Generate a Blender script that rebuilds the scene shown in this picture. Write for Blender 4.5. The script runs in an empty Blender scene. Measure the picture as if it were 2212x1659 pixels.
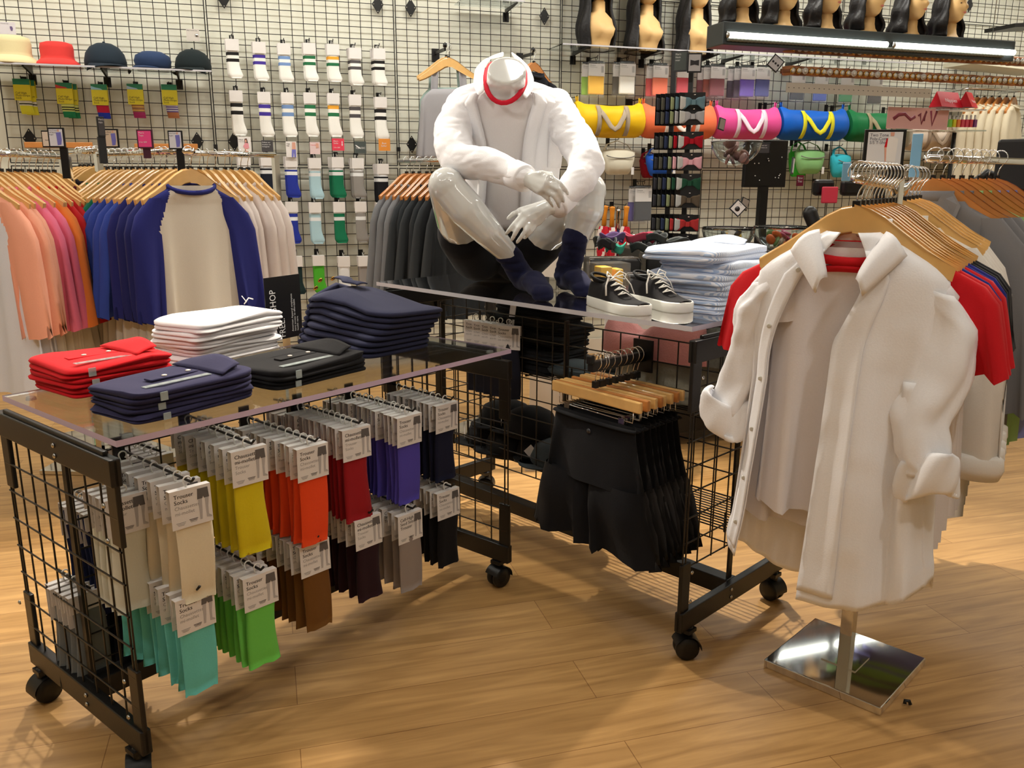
import bpy, math, random
from mathutils import Vector as V, Matrix, noise
from math import sin, cos, pi, radians as R, atan2, sqrt
rnd = random.Random(7)
S = bpy.context.scene
COL = S.collection
# ---------------------------------------------------------------- camera
H = 1.375; F = 1825.08; PIT = .236988; ROLL = -.0023753
cd = bpy.data.cameras.new('camera'); cam = bpy.data.objects.new('camera', cd); COL.objects.link(cam)
cd.sensor_width = 36; cd.lens = 36 * F / 2212; cd.clip_start = .05
cam.matrix_world = Matrix.Translation((0, 0, H)) @ Matrix.Rotation(pi / 2 - PIT, 4, 'X') @ Matrix.Rotation(-ROLL, 4, 'Z')
S.camera = cam
def ray(px, py):
    X = (px - 1106) / F; Y = (829.5 - py) / F
    cr, sr = cos(ROLL), sin(ROLL); x = X * cr - Y * sr; up = X * sr + Y * cr
    return V((x, cos(PIT) + up * sin(PIT), -sin(PIT) + up * cos(PIT)))
O = V((0, 0, H))
def at_y(px, py, y): r = ray(px, py); return O + r * (y / r.y)
def at_z(px, py, z): r = ray(px, py); return O + r * ((z - H) / r.z)
def at_plane(px, py, p, n): r = ray(px, py); return O + r * ((V(p) - O).dot(n) / r.dot(n))
# ---------------------------------------------------------------- light, exposure
w = bpy.data.worlds.new('world'); S.world = w; w.use_nodes = True
w.node_tree.nodes['Background'].inputs[0].default_value = (.9, .93, 1, 1); w.node_tree.nodes['Background'].inputs[1].default_value = .05
S.view_settings.view_transform = 'Standard'; S.view_settings.look = 'None'; S.view_settings.gamma = 1; S.view_settings.exposure = -.12
def area(name, loc, size, power, col=(1, .96, .88), rot=(0, 0, 0), spread=180):
    l = bpy.data.lights.new(name, 'AREA'); l.shape = 'RECTANGLE'; l.size, l.size_y = size; l.energy = power; l.color = col; l.spread = R(spread)
    o = bpy.data.objects.new(name, l); o.location = loc; o.rotation_euler = rot; COL.objects.link(o)
def spot(name, loc, to, power, ang=60, col=(1, .9, .76), rad=.04, blend=.5):
    l = bpy.data.lights.new(name, 'SPOT'); l.energy = power; l.color = col; l.spot_size = R(ang); l.spot_blend = blend; l.shadow_soft_size = rad
    o = bpy.data.objects.new(name, l); o.location = loc; COL.objects.link(o)
    o.rotation_euler = (V(to) - V(loc)).to_track_quat('-Z', 'Y').to_euler()
PHI = R(18.3308)
for k, (x, y, p) in enumerate([(-3.0, 4.4, 30), (-.6, 5.2, 32), (1.9, 6.0, 34), (4.4, 6.8, 30), (-1.8, 2.4, 7), (.8, 2.9, 7), (3.0, 3.6, 14), (-1.0, .2, 4), (1.6, .6, 5), (0.3, -1.8, 4)]):
    area('ceiling_light', (x, y, 3.28), (1.7, .22), p, (1, .975, .90) if y > 4 else (1, .98, .96), (0, 0, PHI))
for x, y, p in ((-2.0, 5.0, 16), (1.6, 5.6, 16), (.6, 1.2, 9), (4.2, 4.6, 12)): area('added_fill_uplight', (x, y, 3.1), (1.4, .2), p, (1, .98, .93), (pi, 0, PHI))  # added upward fill lamps that brighten the ceiling and its reflections, no real pendants
spot('spot_light', (.7, 4.1, 3.2), (.0, 1.9, 0), 460, 84, (1, .90, .76))
spot('spot_light', (-1.6, 3.7, 3.2), (-.3, 1.6, 0), 240, 75, (1, .91, .78))
spot('spot_light', (1.4, .2, 3.2), (.9, 2.0, .9), 50, 60, (1, .97, .9), .08)
spot('spot_light', (-2.2, .4, 3.2), (-1.0, 3.4, 1.0), 90, 70, (1, .97, .92), .08)
# ---------------------------------------------------------------- materials
def lin(c):
    return tuple(((v / 255) / 12.92 if v / 255 <= .04045 else ((v / 255 + .055) / 1.055) ** 2.4) for v in c) + (1,)
MATS = {}
def mat(name, rgb, rough=.6, metal=0, spec=.5, bump=None, alpha=1, trans=0, emit=0, coat=0, sheen=0, var=0, ior=1.45):
    if name in MATS: return MATS[name]
    m = bpy.data.materials.new(name); m.use_nodes = True; nt = m.node_tree; b = nt.nodes['Principled BSDF']; i = b.inputs
    c = lin(rgb); i['Base Color'].default_value = c; i['Roughness'].default_value = rough; i['Metallic'].default_value = metal
    i['Specular IOR Level'].default_value = spec; i['Transmission Weight'].default_value = trans; i['IOR'].default_value = ior
    i['Coat Weight'].default_value = coat; i['Sheen Weight'].default_value = sheen; i['Alpha'].default_value = alpha
    if emit: i['Emission Color'].default_value = c; i['Emission Strength'].default_value = emit
    if bump or var:
        tc = nt.nodes.new('ShaderNodeTexCoord'); n = nt.nodes.new('ShaderNodeTexNoise'); nt.links.new(tc.outputs['Object'], n.inputs['Vector'])
        n.inputs['Scale'].default_value = bump[0] if bump else 14; n.inputs['Detail'].default_value = 4
        if bump:
            bp = nt.nodes.new('ShaderNodeBump'); bp.inputs['Strength'].default_value = bump[1]; bp.inputs['Distance'].default_value = .004
            nt.links.new(n.outputs['Fac'], bp.inputs['Height']); nt.links.new(bp.outputs[0], i['Normal'])
        if var:
            r = nt.nodes.new('ShaderNodeMapRange'); r.inputs[3].default_value = 1 - var; r.inputs[4].default_value = 1 + var
            mx = nt.nodes.new('ShaderNodeVectorMath'); mx.operation = 'SCALE'; mx.inputs[0].default_value = c[:3]
            nt.links.new(n.outputs['Fac'], r.inputs[0]); nt.links.new(r.outputs[0], mx.inputs['Scale']); nt.links.new(mx.outputs[0], i['Base Color'])
    MATS[name] = m; return m
def cloth(rgb, name=None): return mat(name or 'cloth_%d_%d_%d' % tuple(rgb), rgb, .9, spec=.2, bump=(260, .10), sheen=.05, var=.04)
BLACK = mat('black_powder_coat', (20, 19, 19), .38, bump=(300, .05))
WIRE = mat('wire_black', (26, 22, 18), .4)
CHROME = mat('chrome', (225, 226, 228), .06, 1)
STEEL = mat('zinc_steel', (190, 190, 188), .25, 1)
PLAST = mat('black_plastic', (16, 16, 17), .42)
WHITEP = mat('white_plastic', (222, 220, 214), .35)
CARD = mat('white_card', (226, 221, 218), .5)
INK = mat('ink_black', (38, 36, 38), .6)
GREYINK = mat('ink_grey', (150, 147, 148), .6)
WOODH = mat('hanger_wood', (222, 176, 108), .3, coat=.4, bump=(30, .05), var=.12)
WOODD = mat('hanger_wood_dark', (196, 128, 66), .3, coat=.4, bump=(30, .05), var=.14)
ACRY = mat('clear_acrylic', (236, 244, 246), .03, trans=1, ior=1.3)
ACRYE = mat('acrylic_edge', (196, 194, 200), .22, spec=.6, coat=.5)
WALLM = mat('wall_paint', (226, 225, 210), .75, bump=(4, .05), var=.03)
# ---------------------------------------------------------------- mesh builder
def basis(d):
    d = d.normalized(); a = V((0, 0, 1)) if abs(d.z) < .9 else V((1, 0, 0)); x = d.cross(a).normalized(); return x, d.cross(x)
FONT = {}
def font_mesh(s, align='LEFT'):
    k = (s, align)
    if k not in FONT:
        c = bpy.data.curves.new('t', 'FONT'); c.body = s; c.size = 1; c.align_x = align; c.resolution_u = 2; o = bpy.data.objects.new('t', c); COL.objects.link(o)
        m = bpy.data.meshes.new_from_object(o.evaluated_get(bpy.context.evaluated_depsgraph_get()))
        FONT[k] = ([v.co.copy() for v in m.vertices], [tuple(p.vertices) for p in m.polygons])
        bpy.data.objects.remove(o); bpy.data.meshes.remove(m)
    return FONT[k]
class MB:
    def __init__(s, *mats): s.v = []; s.f = []; s.m = []; s.sm = []; s.mats = list(mats)
    def add(s, vs, fs, mi=0, smooth=True):
        n = len(s.v); s.v += [tuple(v) for v in vs]
        for f in fs: s.f.append(tuple(i + n for i in f)); s.m.append(mi); s.sm.append(smooth)
        return s
    def box(s, c, size, rz=0, mi=0, M=None):
        c = V(c); q = M or Matrix.Rotation(rz, 3, 'Z'); hx, hy, hz = [a / 2 for a in size]
        vs = [c + q @ V((x * hx, y * hy, z * hz)) for x in (-1, 1) for y in (-1, 1) for z in (-1, 1)]
        return s.add(vs, [(0, 1, 3, 2), (4, 6, 7, 5), (0, 4, 5, 1), (2, 3, 7, 6), (0, 2, 6, 4), (1, 5, 7, 3)], mi, False)
    def bar(s, a, b, w, h, mi=0, up=(0, 0, 1)):
        a = V(a); b = V(b); d = (b - a).normalized(); x = d.cross(V(up)).normalized(); y = x.cross(d)
        vs = [p + x * (i * w / 2) + y * (j * h / 2) for p in (a, b) for i, j in ((-1, -1), (1, -1), (1, 1), (-1, 1))]
        return s.add(vs, [(3, 2, 1, 0), (4, 5, 6, 7), (0, 1, 5, 4), (1, 2, 6, 5), (2, 3, 7, 6), (3, 0, 4, 7)], mi, False)
    def tube(s, pts, r, n=8, mi=0, cap=True, sq=1, up=None):
        pts = [V(p) for p in pts]; N = len(pts); rs = r if isinstance(r, (list, tuple)) else [r] * N
        vs = []; x = None
        for i, p in enumerate(pts):
            d = (pts[min(i + 1, N - 1)] - pts[max(i - 1, 0)])
            if d.length < 1e-9: d = V((0, 0, 1))
            d.normalize()
            if x is None or up is not None: x = (d.cross(V(up)).normalized() if up is not None else basis(d)[0])
            else:
                x = x - d * x.dot(d); x = x.normalized() if x.length > 1e-6 else basis(d)[0]
            y = d.cross(x)
            for k in range(n): a = 2 * pi * k / n; vs.append(p + x * (cos(a) * rs[i]) + y * (sin(a) * rs[i] * sq))
        fs = [(i * n + k, i * n + (k + 1) % n, (i + 1) * n + (k + 1) % n, (i + 1) * n + k) for i in range(N - 1) for k in range(n)]
        if cap: fs += [tuple(range(n - 1, -1, -1)), tuple((N - 1) * n + k for k in range(n))]
        return s.add(vs, fs, mi)
    def wire(s, a, b, r=.0028, mi=0): return s.tube([a, b], r, 5, mi, False)
    def lathe(s, prof, c=(0, 0, 0), n=20, mi=0, M=None, sx=1, sy=1):
        c = V(c); vs = []; N = len(prof); q = M or Matrix.Identity(3)
        for r, z in prof:
            for k in range(n): a = 2 * pi * k / n; vs.append(c + q @ V((cos(a) * r * sx, sin(a) * r * sy, z)))
        fs = [(i * n + k, i * n + (k + 1) % n, (i + 1) * n + (k + 1) % n, (i + 1) * n + k) for i in range(N - 1) for k in range(n)]
        if prof[0][0] > 1e-5: fs.append(tuple(range(n - 1, -1, -1)))
        if prof[-1][0] > 1e-5: fs.append(tuple((N - 1) * n + k for k in range(n)))
        return s.add(vs, fs, mi)
    def grid(s, fn, nu, nv, mi=0, closed=False, mfn=None):
        n0 = len(s.v); vs = [fn(i / nu, j / nv) for j in range(nv + 1) for i in range(nu + (0 if closed else 1))]
        W = nu if closed else nu + 1
        s.v += [tuple(v) for v in vs]
        for j in range(nv):
            for i in range(nu):
                i2 = (i + 1) % W; s.f.append((n0 + j * W + i, n0 + j * W + i2, n0 + (j + 1) * W + i2, n0 + (j + 1) * W + i))
                s.m.append(mfn(i / nu, (j + .5) / nv) if mfn else mi); s.sm.append(True)
        return s
    def prism(s, poly, h, mi=0, M=None, smooth=False):
        q = M or Matrix.Identity(4); n = len(poly)
        vs = [q @ V((x, y, z)) for z in (0, h) for x, y in poly]
        return s.add(vs, [tuple(range(n - 1, -1, -1)), tuple(range(n, 2 * n))] + [(k, (k + 1) % n, n + (k + 1) % n, n + k) for k in range(n)], mi, smooth)
    def text(s, t, o, x, y, size, mi=1, align='LEFT', sx=1):
        vs, fs = font_mesh(t, align); o = V(o); x = V(x).normalized(); y = V(y).normalized()
        return s.add([o + x * (v.x * size * sx) + y * (v.y * size) for v in vs], fs, mi, False)
    def build(s, name, parent=None, loc=(0, 0, 0), rz=0, solid=0, sub=0, bev=0):
        me = bpy.data.meshes.new(name); me.from_pydata(s.v, [], s.f)
        for m in s.mats: me.materials.append(m)
        me.polygons.foreach_set('material_index', s.m); me.polygons.foreach_set('use_smooth', s.sm); me.update()
        o = bpy.data.objects.new(name, me); COL.objects.link(o); o.location = loc; o.rotation_euler = (0, 0, rz)
        if parent is not None: o.parent = parent
        if bev: b = o.modifiers.new('b', 'BEVEL'); b.width = bev; b.segments = 2; b.limit_method = 'ANGLE'; b.angle_limit = R(40)
        if solid: q = o.modifiers.new('s', 'SOLIDIFY'); q.thickness = solid; q.offset = 0
        if sub: q = o.modifiers.new('u', 'SUBSURF'); q.levels = sub; q.render_levels = sub
        return o
def tag(o, label, cat, group=None, kind=None):
    o['label'] = label; o['category'] = cat
    if group: o['group'] = group
    if kind: o['kind'] = kind
    return o
def empty(name, label, cat, loc=(0, 0, 0), rz=0, group=None):
    o = bpy.data.objects.new(name, None); COL.objects.link(o); o.location = loc; o.rotation_euler = (0, 0, rz); o.empty_display_size = .05
    return tag(o, label, cat, group)
def struct(o): o['kind'] = 'structure'; return o
def dup(root, loc, rz=None, label=None, group=None, scale=None, rot=None):
    r = root.copy(); COL.objects.link(r); r.location = loc
    if rz is not None: r.rotation_euler = (0, 0, rz)
    if rot is not None: r.rotation_euler = rot
    if scale: r.scale = scale
    if label: r['label'] = label
    if group: r['group'] = group
    for ch in root.children:
        c = ch.copy(); COL.objects.link(c); c.parent = r
        for g in ch.children:
            d = g.copy(); COL.objects.link(d); d.parent = c
    return r
ORD = ['front', 'second', 'third', 'fourth', 'fifth', 'sixth', 'seventh', 'eighth', 'ninth', 'tenth', 'eleventh', 'twelfth', 'thirteenth', 'fourteenth', 'fifteenth', 'sixteenth', 'seventeenth']
def jit(a): return rnd.uniform(-a, a)
# ---------------------------------------------------------------- room
WU = V((cos(PHI), sin(PHI), 0)); WN = V((sin(PHI), -cos(PHI), 0)); WP = V((0, 6.531, 0))
def wall(u, z, off=0): return WP + WU * u + WN * off + V((0, 0, z))
def wpx(px, py, off=0):           # the point on the grid wall plane (off metres in front of it) seen at a pixel: returns (u, z)
    p = at_plane(px, py, WP + WN * off, WN); return (p - WP).dot(WU), p.z
def floor_mat():
    m = bpy.data.materials.new('floor_laminate'); m.use_nodes = True; nt = m.node_tree; b = nt.nodes['Principled BSDF']; L = nt.links.new
    tc = nt.nodes.new('ShaderNodeTexCoord'); mp = nt.nodes.new('ShaderNodeMapping'); mp.inputs['Rotation'].default_value = (0, 0, R(-16)); L(tc.outputs['Object'], mp.inputs[0])
    br = nt.nodes.new('ShaderNodeTexBrick'); br.inputs['Scale'].default_value = 1; br.inputs['Brick Width'].default_value = 1.25; br.inputs['Row Height'].default_value = .19
    br.inputs['Mortar Size'].default_value = .0016; br.inputs['Mortar Smooth'].default_value = .6; br.offset = .37; br.inputs['Bias'].default_value = 0
    br.inputs['Color1'].default_value = lin((206, 164, 108)); br.inputs['Color2'].default_value = lin((190, 148, 92)); br.inputs['Mortar'].default_value = lin((150, 108, 64)); L(mp.outputs[0], br.inputs['Vector'])
    m2 = nt.nodes.new('ShaderNodeMapping'); m2.inputs['Scale'].default_value = (1.1, 13, 1); L(mp.outputs[0], m2.inputs[0])
    n = nt.nodes.new('ShaderNodeTexNoise'); n.inputs['Scale'].default_value = 2.2; n.inputs['Detail'].default_value = 7; n.inputs['Distortion'].default_value = .9; L(m2.outputs[0], n.inputs['Vector'])
    cr = nt.nodes.new('ShaderNodeValToRGB'); cr.color_ramp.elements[0].position = .3; cr.color_ramp.elements[0].color = (.66, .6, .52, 1); cr.color_ramp.elements[1].position = .7; cr.color_ramp.elements[1].color = (1.06, 1.04, 1.0, 1); L(n.outputs['Fac'], cr.inputs[0])
    mx = nt.nodes.new('ShaderNodeMix'); mx.data_type = 'RGBA'; mx.blend_type = 'MULTIPLY'; mx.inputs[0].default_value = 1; L(br.outputs['Color'], mx.inputs[6]); L(cr.outputs[0], mx.inputs[7]); L(mx.outputs[2], b.inputs['Base Color'])
    b.inputs['Roughness'].default_value = .42; b.inputs['Specular IOR Level'].default_value = .35
    return m
fo = MB(floor_mat()).box((.5, 3, -.05), (13, 15, .1)).build('floor'); struct(fo)
struct(MB(mat('ceiling_paint', (228, 230, 222), .8)).box((.5, 3, 3.45), (13, 15, .1)).build('ceiling'))
wb = MB(WALLM).box((0, 0, 1.7), (15, .1, 3.5)).build('wall_back', loc=WP - WN * .085 + WU * .8, rz=PHI); struct(wb)
struct(MB(WALLM).box((-5.0, 2, 1.7), (.1, 13, 3.5)).build('wall_left'))
struct(MB(WALLM).box((6.6, 3, 1.7), (.1, 15, 3.5)).build('wall_right'))
struct(MB(WALLM).box((.5, -4.2, 1.7), (13, .1, 3.5)).build('wall_front'))
struct(MB(mat('white_skirting', (222, 214, 200), .5)).box((0, 0, .06), (14, .02, .12)).build('baseboard_back', loc=WP - WN * .028 + WU * .8, rz=PHI))
for k, (x, y) in enumerate([(-3.0, 4.4), (-.6, 5.2), (1.9, 6.0), (4.4, 6.8), (-1.8, 2.4), (.8, 2.9), (3.0, 3.6), (-1.0, .2), (1.6, .6), (.3, -1.8)]):
    t = empty('ceiling_fixture', f"ceiling strip light {'over the wall goods' if y > 4 else 'over the tables' if y > 2 else 'over the front of the shop'}, outside the picture", 'light fixture', (x, y, 3.37), PHI, 'ceiling strip lights')
    MB(mat('fixture_white', (220, 220, 214), .5)).box((0, 0, 0), (1.8, .26, .05)).build('housing', t); MB(mat('strip_glow', (255, 250, 236), .5, emit=6)).box((0, 0, -.03), (1.7, .2, .012)).build('diffuser', t)
# ---------------------------------------------------------------- grid wall
C = .0762; U0 = -3.32155; PW = 16 * C + .0147; ZR0 = H + 1.08874; ZS0 = ZR0 - 13 * C - .0194
def gpanel(u, z0, rows):
    m = MB(WIRE)
    for k in range(17):
        m.wire((k * C, .0, z0), (k * C, .0, z0 - rows * C), .0026 if k % 16 else .0036)
    for r in range(rows + 1):
        m.wire((0, -.005, z0 - r * C), (16 * C, -.005, z0 - r * C), .0026 if r % rows else .0036)
    return m
names = ['behind the left clothes rack', 'behind the sock rows', 'behind the headless mannequin', 'behind the yellow duffel bag', 'behind the pink and blue duffel bags', 'behind the wooden bead rows', 'behind the beige cardigans at right']
for j, (z0, rows, w1) in enumerate([(ZR0 + 19 * C + .019, 16, 'upper'), (ZR0 + 3 * C, 16, 'middle'), (ZS0, 16, 'lower')]):
    base = None
    for k in range(-0, 7):
        lab = f'black wire grid wall panel, {w1} row, {names[k]}'
        p = wall(U0 + k * PW, 0, 0)
        if base is None:
            base = tag(gpanel(0, z0, rows).build('grid_panel', loc=p, rz=PHI), lab, 'grid wall panel', 'wire grid wall panels')
        else:
            o = base.copy(); COL.objects.link(o); o.location = p; o['label'] = lab
# clips joining the panels
for k in range(0, 8):
    for z in (ZR0 - 11 * C - .04, ZS0 - 2.6 * C, ZR0 + 2.7 * C):
        if k in (1, 2, 3):
            c = MB(PLAST).box((0, 0, 0), (.026, .022, .03)); c.build('panel_clip', loc=wall(U0 + k * PW - .0074, z, .008), rz=PHI)
            tag(bpy.context.scene.collection.objects[-1], f"small black clip joining grid panels at the seam {['', 'left of the sock rows', 'right of the sock rows', 'right of the mannequin'][k]}", 'clip', 'grid wall joining clips')
# ---------------------------------------------------------------- display tables
def grid_sheet(m, o, du, dz, nu, nv, r=.0025):
    o = V(o); du = V(du); dz = V(dz)
    for k in range(nu + 1): m.wire(o + du * k, o + du * k + dz * nv, r)
    off = du.cross(dz).normalized() * .004
    for k in range(nv + 1): m.wire(o + dz * k + off, o + dz * k + du * nu + off, r)
def table(name, corner, l, s, L, top, where, tint):
    t = empty(name, where, 'display table', (*corner, 0)); W = .61
    l = V((*l, 0)); s = V((*s, 0)); Z = V((0, 0, 1)); P = lambda a, b, z: l * a + s * b + Z * z
    # acrylic top
    m = MB(ACRY); th = .014
    vs = [P(a, b, z) for z in (top - th, top) for a, b in ((.012, .012), (L, .012), (L, W), (.012, W))]
    m.add(vs, [(0, 3, 2, 1), (4, 5, 6, 7)], 0, False); m.add(vs, [(0, 1, 5, 4), (1, 2, 6, 5), (2, 3, 7, 6), (3, 0, 4, 7)], 1, False); m.mats.append(tint)
    m.build('acrylic_top', t)
    for a in (.06, L - .05):
        for b in (.06, W - .05):
            MB(mat('clear_bumper', (190, 190, 185), .2, alpha=.6)).lathe([(.013, 0), (.011, .008)], P(a, b, top - th - .0085), 12).build('bumper', t)
    zb = .10
    for a in (0, L - .02):
        e = MB(BLACK); e2 = MB(BLACK)
        zt = top - th - .022
        e.bar(P(a, 0, zt - .03), P(a, W, zt - .03), .025, .062)
        e2.bar(P(a, 0, zb + .03), P(a, W, zb + .03), .025, .062)
        for b in (.022, W - .022):
            e.bar(P(a, b, zt - .20), P(a, b, zt), .044, .012, up=tuple(l)); e2.bar(P(a, b, zb), P(a, b, zb + .21), .044, .012, up=tuple(l))
        e.bar(P(a - .0, .04, zt + .005), P(a, W - .04, zt + .005), .012, .012)
        f = e.build('end_frame', t, bev=.003); e2.build('foot_frame', t, bev=.003)
        g = MB(WIRE); grid_sheet(g, P(a, .008, zt - .058), s * ((W - .016) / 8), Z * -C, 8, 8); g.wire(P(a, .022, zt - .1), P(a, .022, zb + .1)); g.wire(P(a, W - .022, zt - .1), P(a, W - .022, zb + .1)); g.build('grid', f)
        sd = -1 if a == 0 else 1
        for (b, z) in ((W * .44, zt - .02), (W * .44, zt - .045), (W * .44, zb + .02), (W * .44, zb + .045), (.022, zt - .1), (.022, zt - .18), (.022, zb + .1), (.022, zb + .19), (W - .022, zt - .12), (W - .022, zb + .19)):
            MB(STEEL).lathe([(.0065, 0), (.0055, .003), (.002, .005), (0, .005)], P(a, b, z) + l * (.0125 * sd if .05 < b < W - .05 else .023 * sd), 10, M=(l * sd).to_track_quat('Z', 'Y').to_matrix()).build('bolt', f)
            if b == .022: MB(STEEL).lathe([(.006, 0), (.005, .003), (0, .004)], P(a, .0155, z), 10, M=(-s).to_track_quat('Z', 'Y').to_matrix()).build('bolt', f)
        for b in (.05, W - .05):
            c = MB(PLAST); q = P(a, b, 0); ang = rnd.uniform(0, 6)
            d = V((cos(ang), sin(ang), 0)); ax = V((-d.y, d.x, 0)); Q = ax.to_track_quat('Z', 'Y').to_matrix()
            for sgn in (-1, 1): c.lathe([(.012, -.009), (.034, -.009), (.036, -.004), (.036, .004), (.034, .009), (.012, .009)], q + ax * (.014 * sgn) + V((0, 0, .037)), 24, M=Q)
            c.lathe([(.012, 0), (.012, .05)], q + V((0, 0, .05)) - d * .006, 12)
            hs = []
            c.grid(lambda u, v: q + V((0, 0, .037)) + ax * ((v - .5) * .056) + (d * cos(u * pi * .9 + .4) + Z * sin(u * pi * .9 + .4)) * (.0405), 12, 3)
            c.box(q + V((0, 0, .092)), (.04, .04, .012), atan2(l.y, l.x)); c.build('caster', t, solid=.0)
    # centre panel with base rail
    g = MB(WIRE); nu = int(round((L - .06) / C)); grid_sheet(g, P(.02, W / 2, top - .11), l * ((L - .06) / nu), Z * -C, nu, 8)
    for a in (.02, L - .04, L / 2): g.bar(P(a, W / 2, top - .10), P(a, W / 2, zb + .02), .02, .008, up=tuple(l))
    g.build('centre_grid', t)
    MB(BLACK).bar(P(.01, W / 2, zb + .035), P(L - .03, W / 2, zb + .035), .05, .055).build('base_rail', t, bev=.003)
    return t, P
t1d = R(50.5); T1L = V((cos(t1d), sin(t1d), 0)); T1S = V((-sin(t1d), cos(t1d), 0)); T1C = V((-.827, 1.673, 0)); T1Z = .842
t2d = R(45.1); T2L = V((-cos(t2d), sin(t2d), 0)); T2S = V((sin(t2d), cos(t2d), 0)); T2C = V((.481, 2.212, 0)); T2Z = .995
table('display_table', T1C[:2], T1L[:2], T1S[:2], 1.31, T1Z, 'lower black grid display table with clear top, holding folded polos and hanging socks', mat('acrylic_edge_pink', (208, 188, 216), .25, coat=.5, alpha=.9))
table('display_table', T2C[:2], T2L[:2], T2S[:2], 1.43, T2Z, 'taller black grid display table with clear top that the white mannequin sits on', ACRYE)
# ---------------------------------------------------------------- shared builders: hangers, garments, sock packs
def hanger(name, label, loc, rz, wood=WOODH, group=None, clips=False, wd=.205, hook_r=.021, flip=1):
    t = empty(name, label, 'hanger', loc, rz, group)
    m = MB(CHROME)
    arc = [(hook_r * cos(a) * flip, 0, hook_r * sin(a) - .0) for a in [R(x) for x in range(200, -80, -20)]]
    pts = arc + [(.004 * flip, 0, -hook_r - .012), (0, 0, -hook_r - .026), (0, 0, -.07)]
    m.tube(pts, .0018, 6).build('hook', t)
    if clips:
        MB(wood).box((0, 0, -.105), (wd * 2, .014, .034)).build('bar', t, bev=.004)
        MB(CHROME).tube([(-wd + .03, 0, -.12), (-wd + .03, 0, -.155), (wd - .03, 0, -.155), (wd - .03, 0, -.12)], .002, 6).build('clip_rod', t)
        for sx in (-1, 1):
            c = MB(STEEL); c.box((sx * (wd - .07), -.006, -.165), (.022, .003, .034)); c.box((sx * (wd - .07), .006, -.165), (.022, .003, .034)); c.build('clip', t)
    else:
        top = [(0, 0), (.03, -.006), (.06, -.022), (.10, -.052), (.15, -.088), (wd, -.124)]; bot = [(wd - .004, -.146), (.16, -.132), (.11, -.108), (.06, -.080), (.025, -.060), (0, -.055)]
        poly = [(x, z) for x, z in top] + bot + [(-x, z) for x, z in bot[::-1][1:]] + [(-x, z) for x, z in top[::-1][:-1]]
        b = MB(wood); q = Matrix.Translation((0, -.008, -.088)) @ Matrix.Rotation(pi / 2, 4, 'X')
        n = len(poly); q2 = lambda x, z, y: V((x, y + .05 * x * x, z - .07))
        vs = [q2(x, z, y) for y in (-.008, .008) for x, z in poly]; h = len(top) - 1 + len(bot)
        b.add(vs, [(k, (k + 1) % n, n + (k + 1) % n, n + k) for k in range(n)], 0, False)
        for i in range(len(top) - 1):
            # strips between top and bottom contour
            for sgn in (1, -1):
                def idx(k): return k if sgn == 1 else (n - k) % n
                a0, a1 = i, i + 1; b0, b1 = 2 * len(top) - 1 - i, 2 * len(top) - 2 - i
                for off in (0, n):
                    b.add([], []); b.f.append(tuple(idx(k) + off for k in (a0, a1, b1, b0))); b.m.append(0); b.sm.append(False)
        b.build('bar', t, bev=.003)
    MB(PLAST).box((0, 0, -.069), (.016, .014, .02)).build('collar_block', t)
    return t
def ring_surface(m, rings, n=28, mi=0, mfn=None, seed=0, fold=.0, cap=False, k=5):
    """closed loft: rings = (cx, cy, cz, half width, half depth)"""
    n0 = len(m.v); N = len(rings)
    for j, (cx, cy, cz, a, b) in enumerate(rings):
        v = j / (N - 1)
        for i in range(n):
            t = 2 * pi * i / n; ct, st = cos(t), sin(t)
            x = math.copysign(abs(ct) ** .8, ct); y = math.copysign(abs(st) ** .8, st)
            f = fold * v * (sin(t * k + seed) + .6 * sin(t * (k + 3) + seed * 2.3 + v * 2))
            m.v.append((cx + a * x * (1 + .15 * f), cy + b * y + f * .022 * (1 if abs(st) > .1 else .3), cz + .006 * f))
    for j in range(N - 1):
        for i in range(n):
            m.f.append((n0 + j * n + i, n0 + (j + 1) * n + i, n0 + (j + 1) * n + (i + 1) % n, n0 + j * n + (i + 1) % n)); m.m.append(mfn((j + .5) / (N - 1), i / n) if mfn else mi); m.sm.append(True)
    if cap: m.f.append(tuple(n0 + (N - 1) * n + i for i in range(n))); m.m.append(mi); m.sm.append(False)
    return m
def sm(a, b, t): t = max(0, min(1, t)); t = t * t * (3 - 2 * t); return a + (b - a) * t
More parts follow.
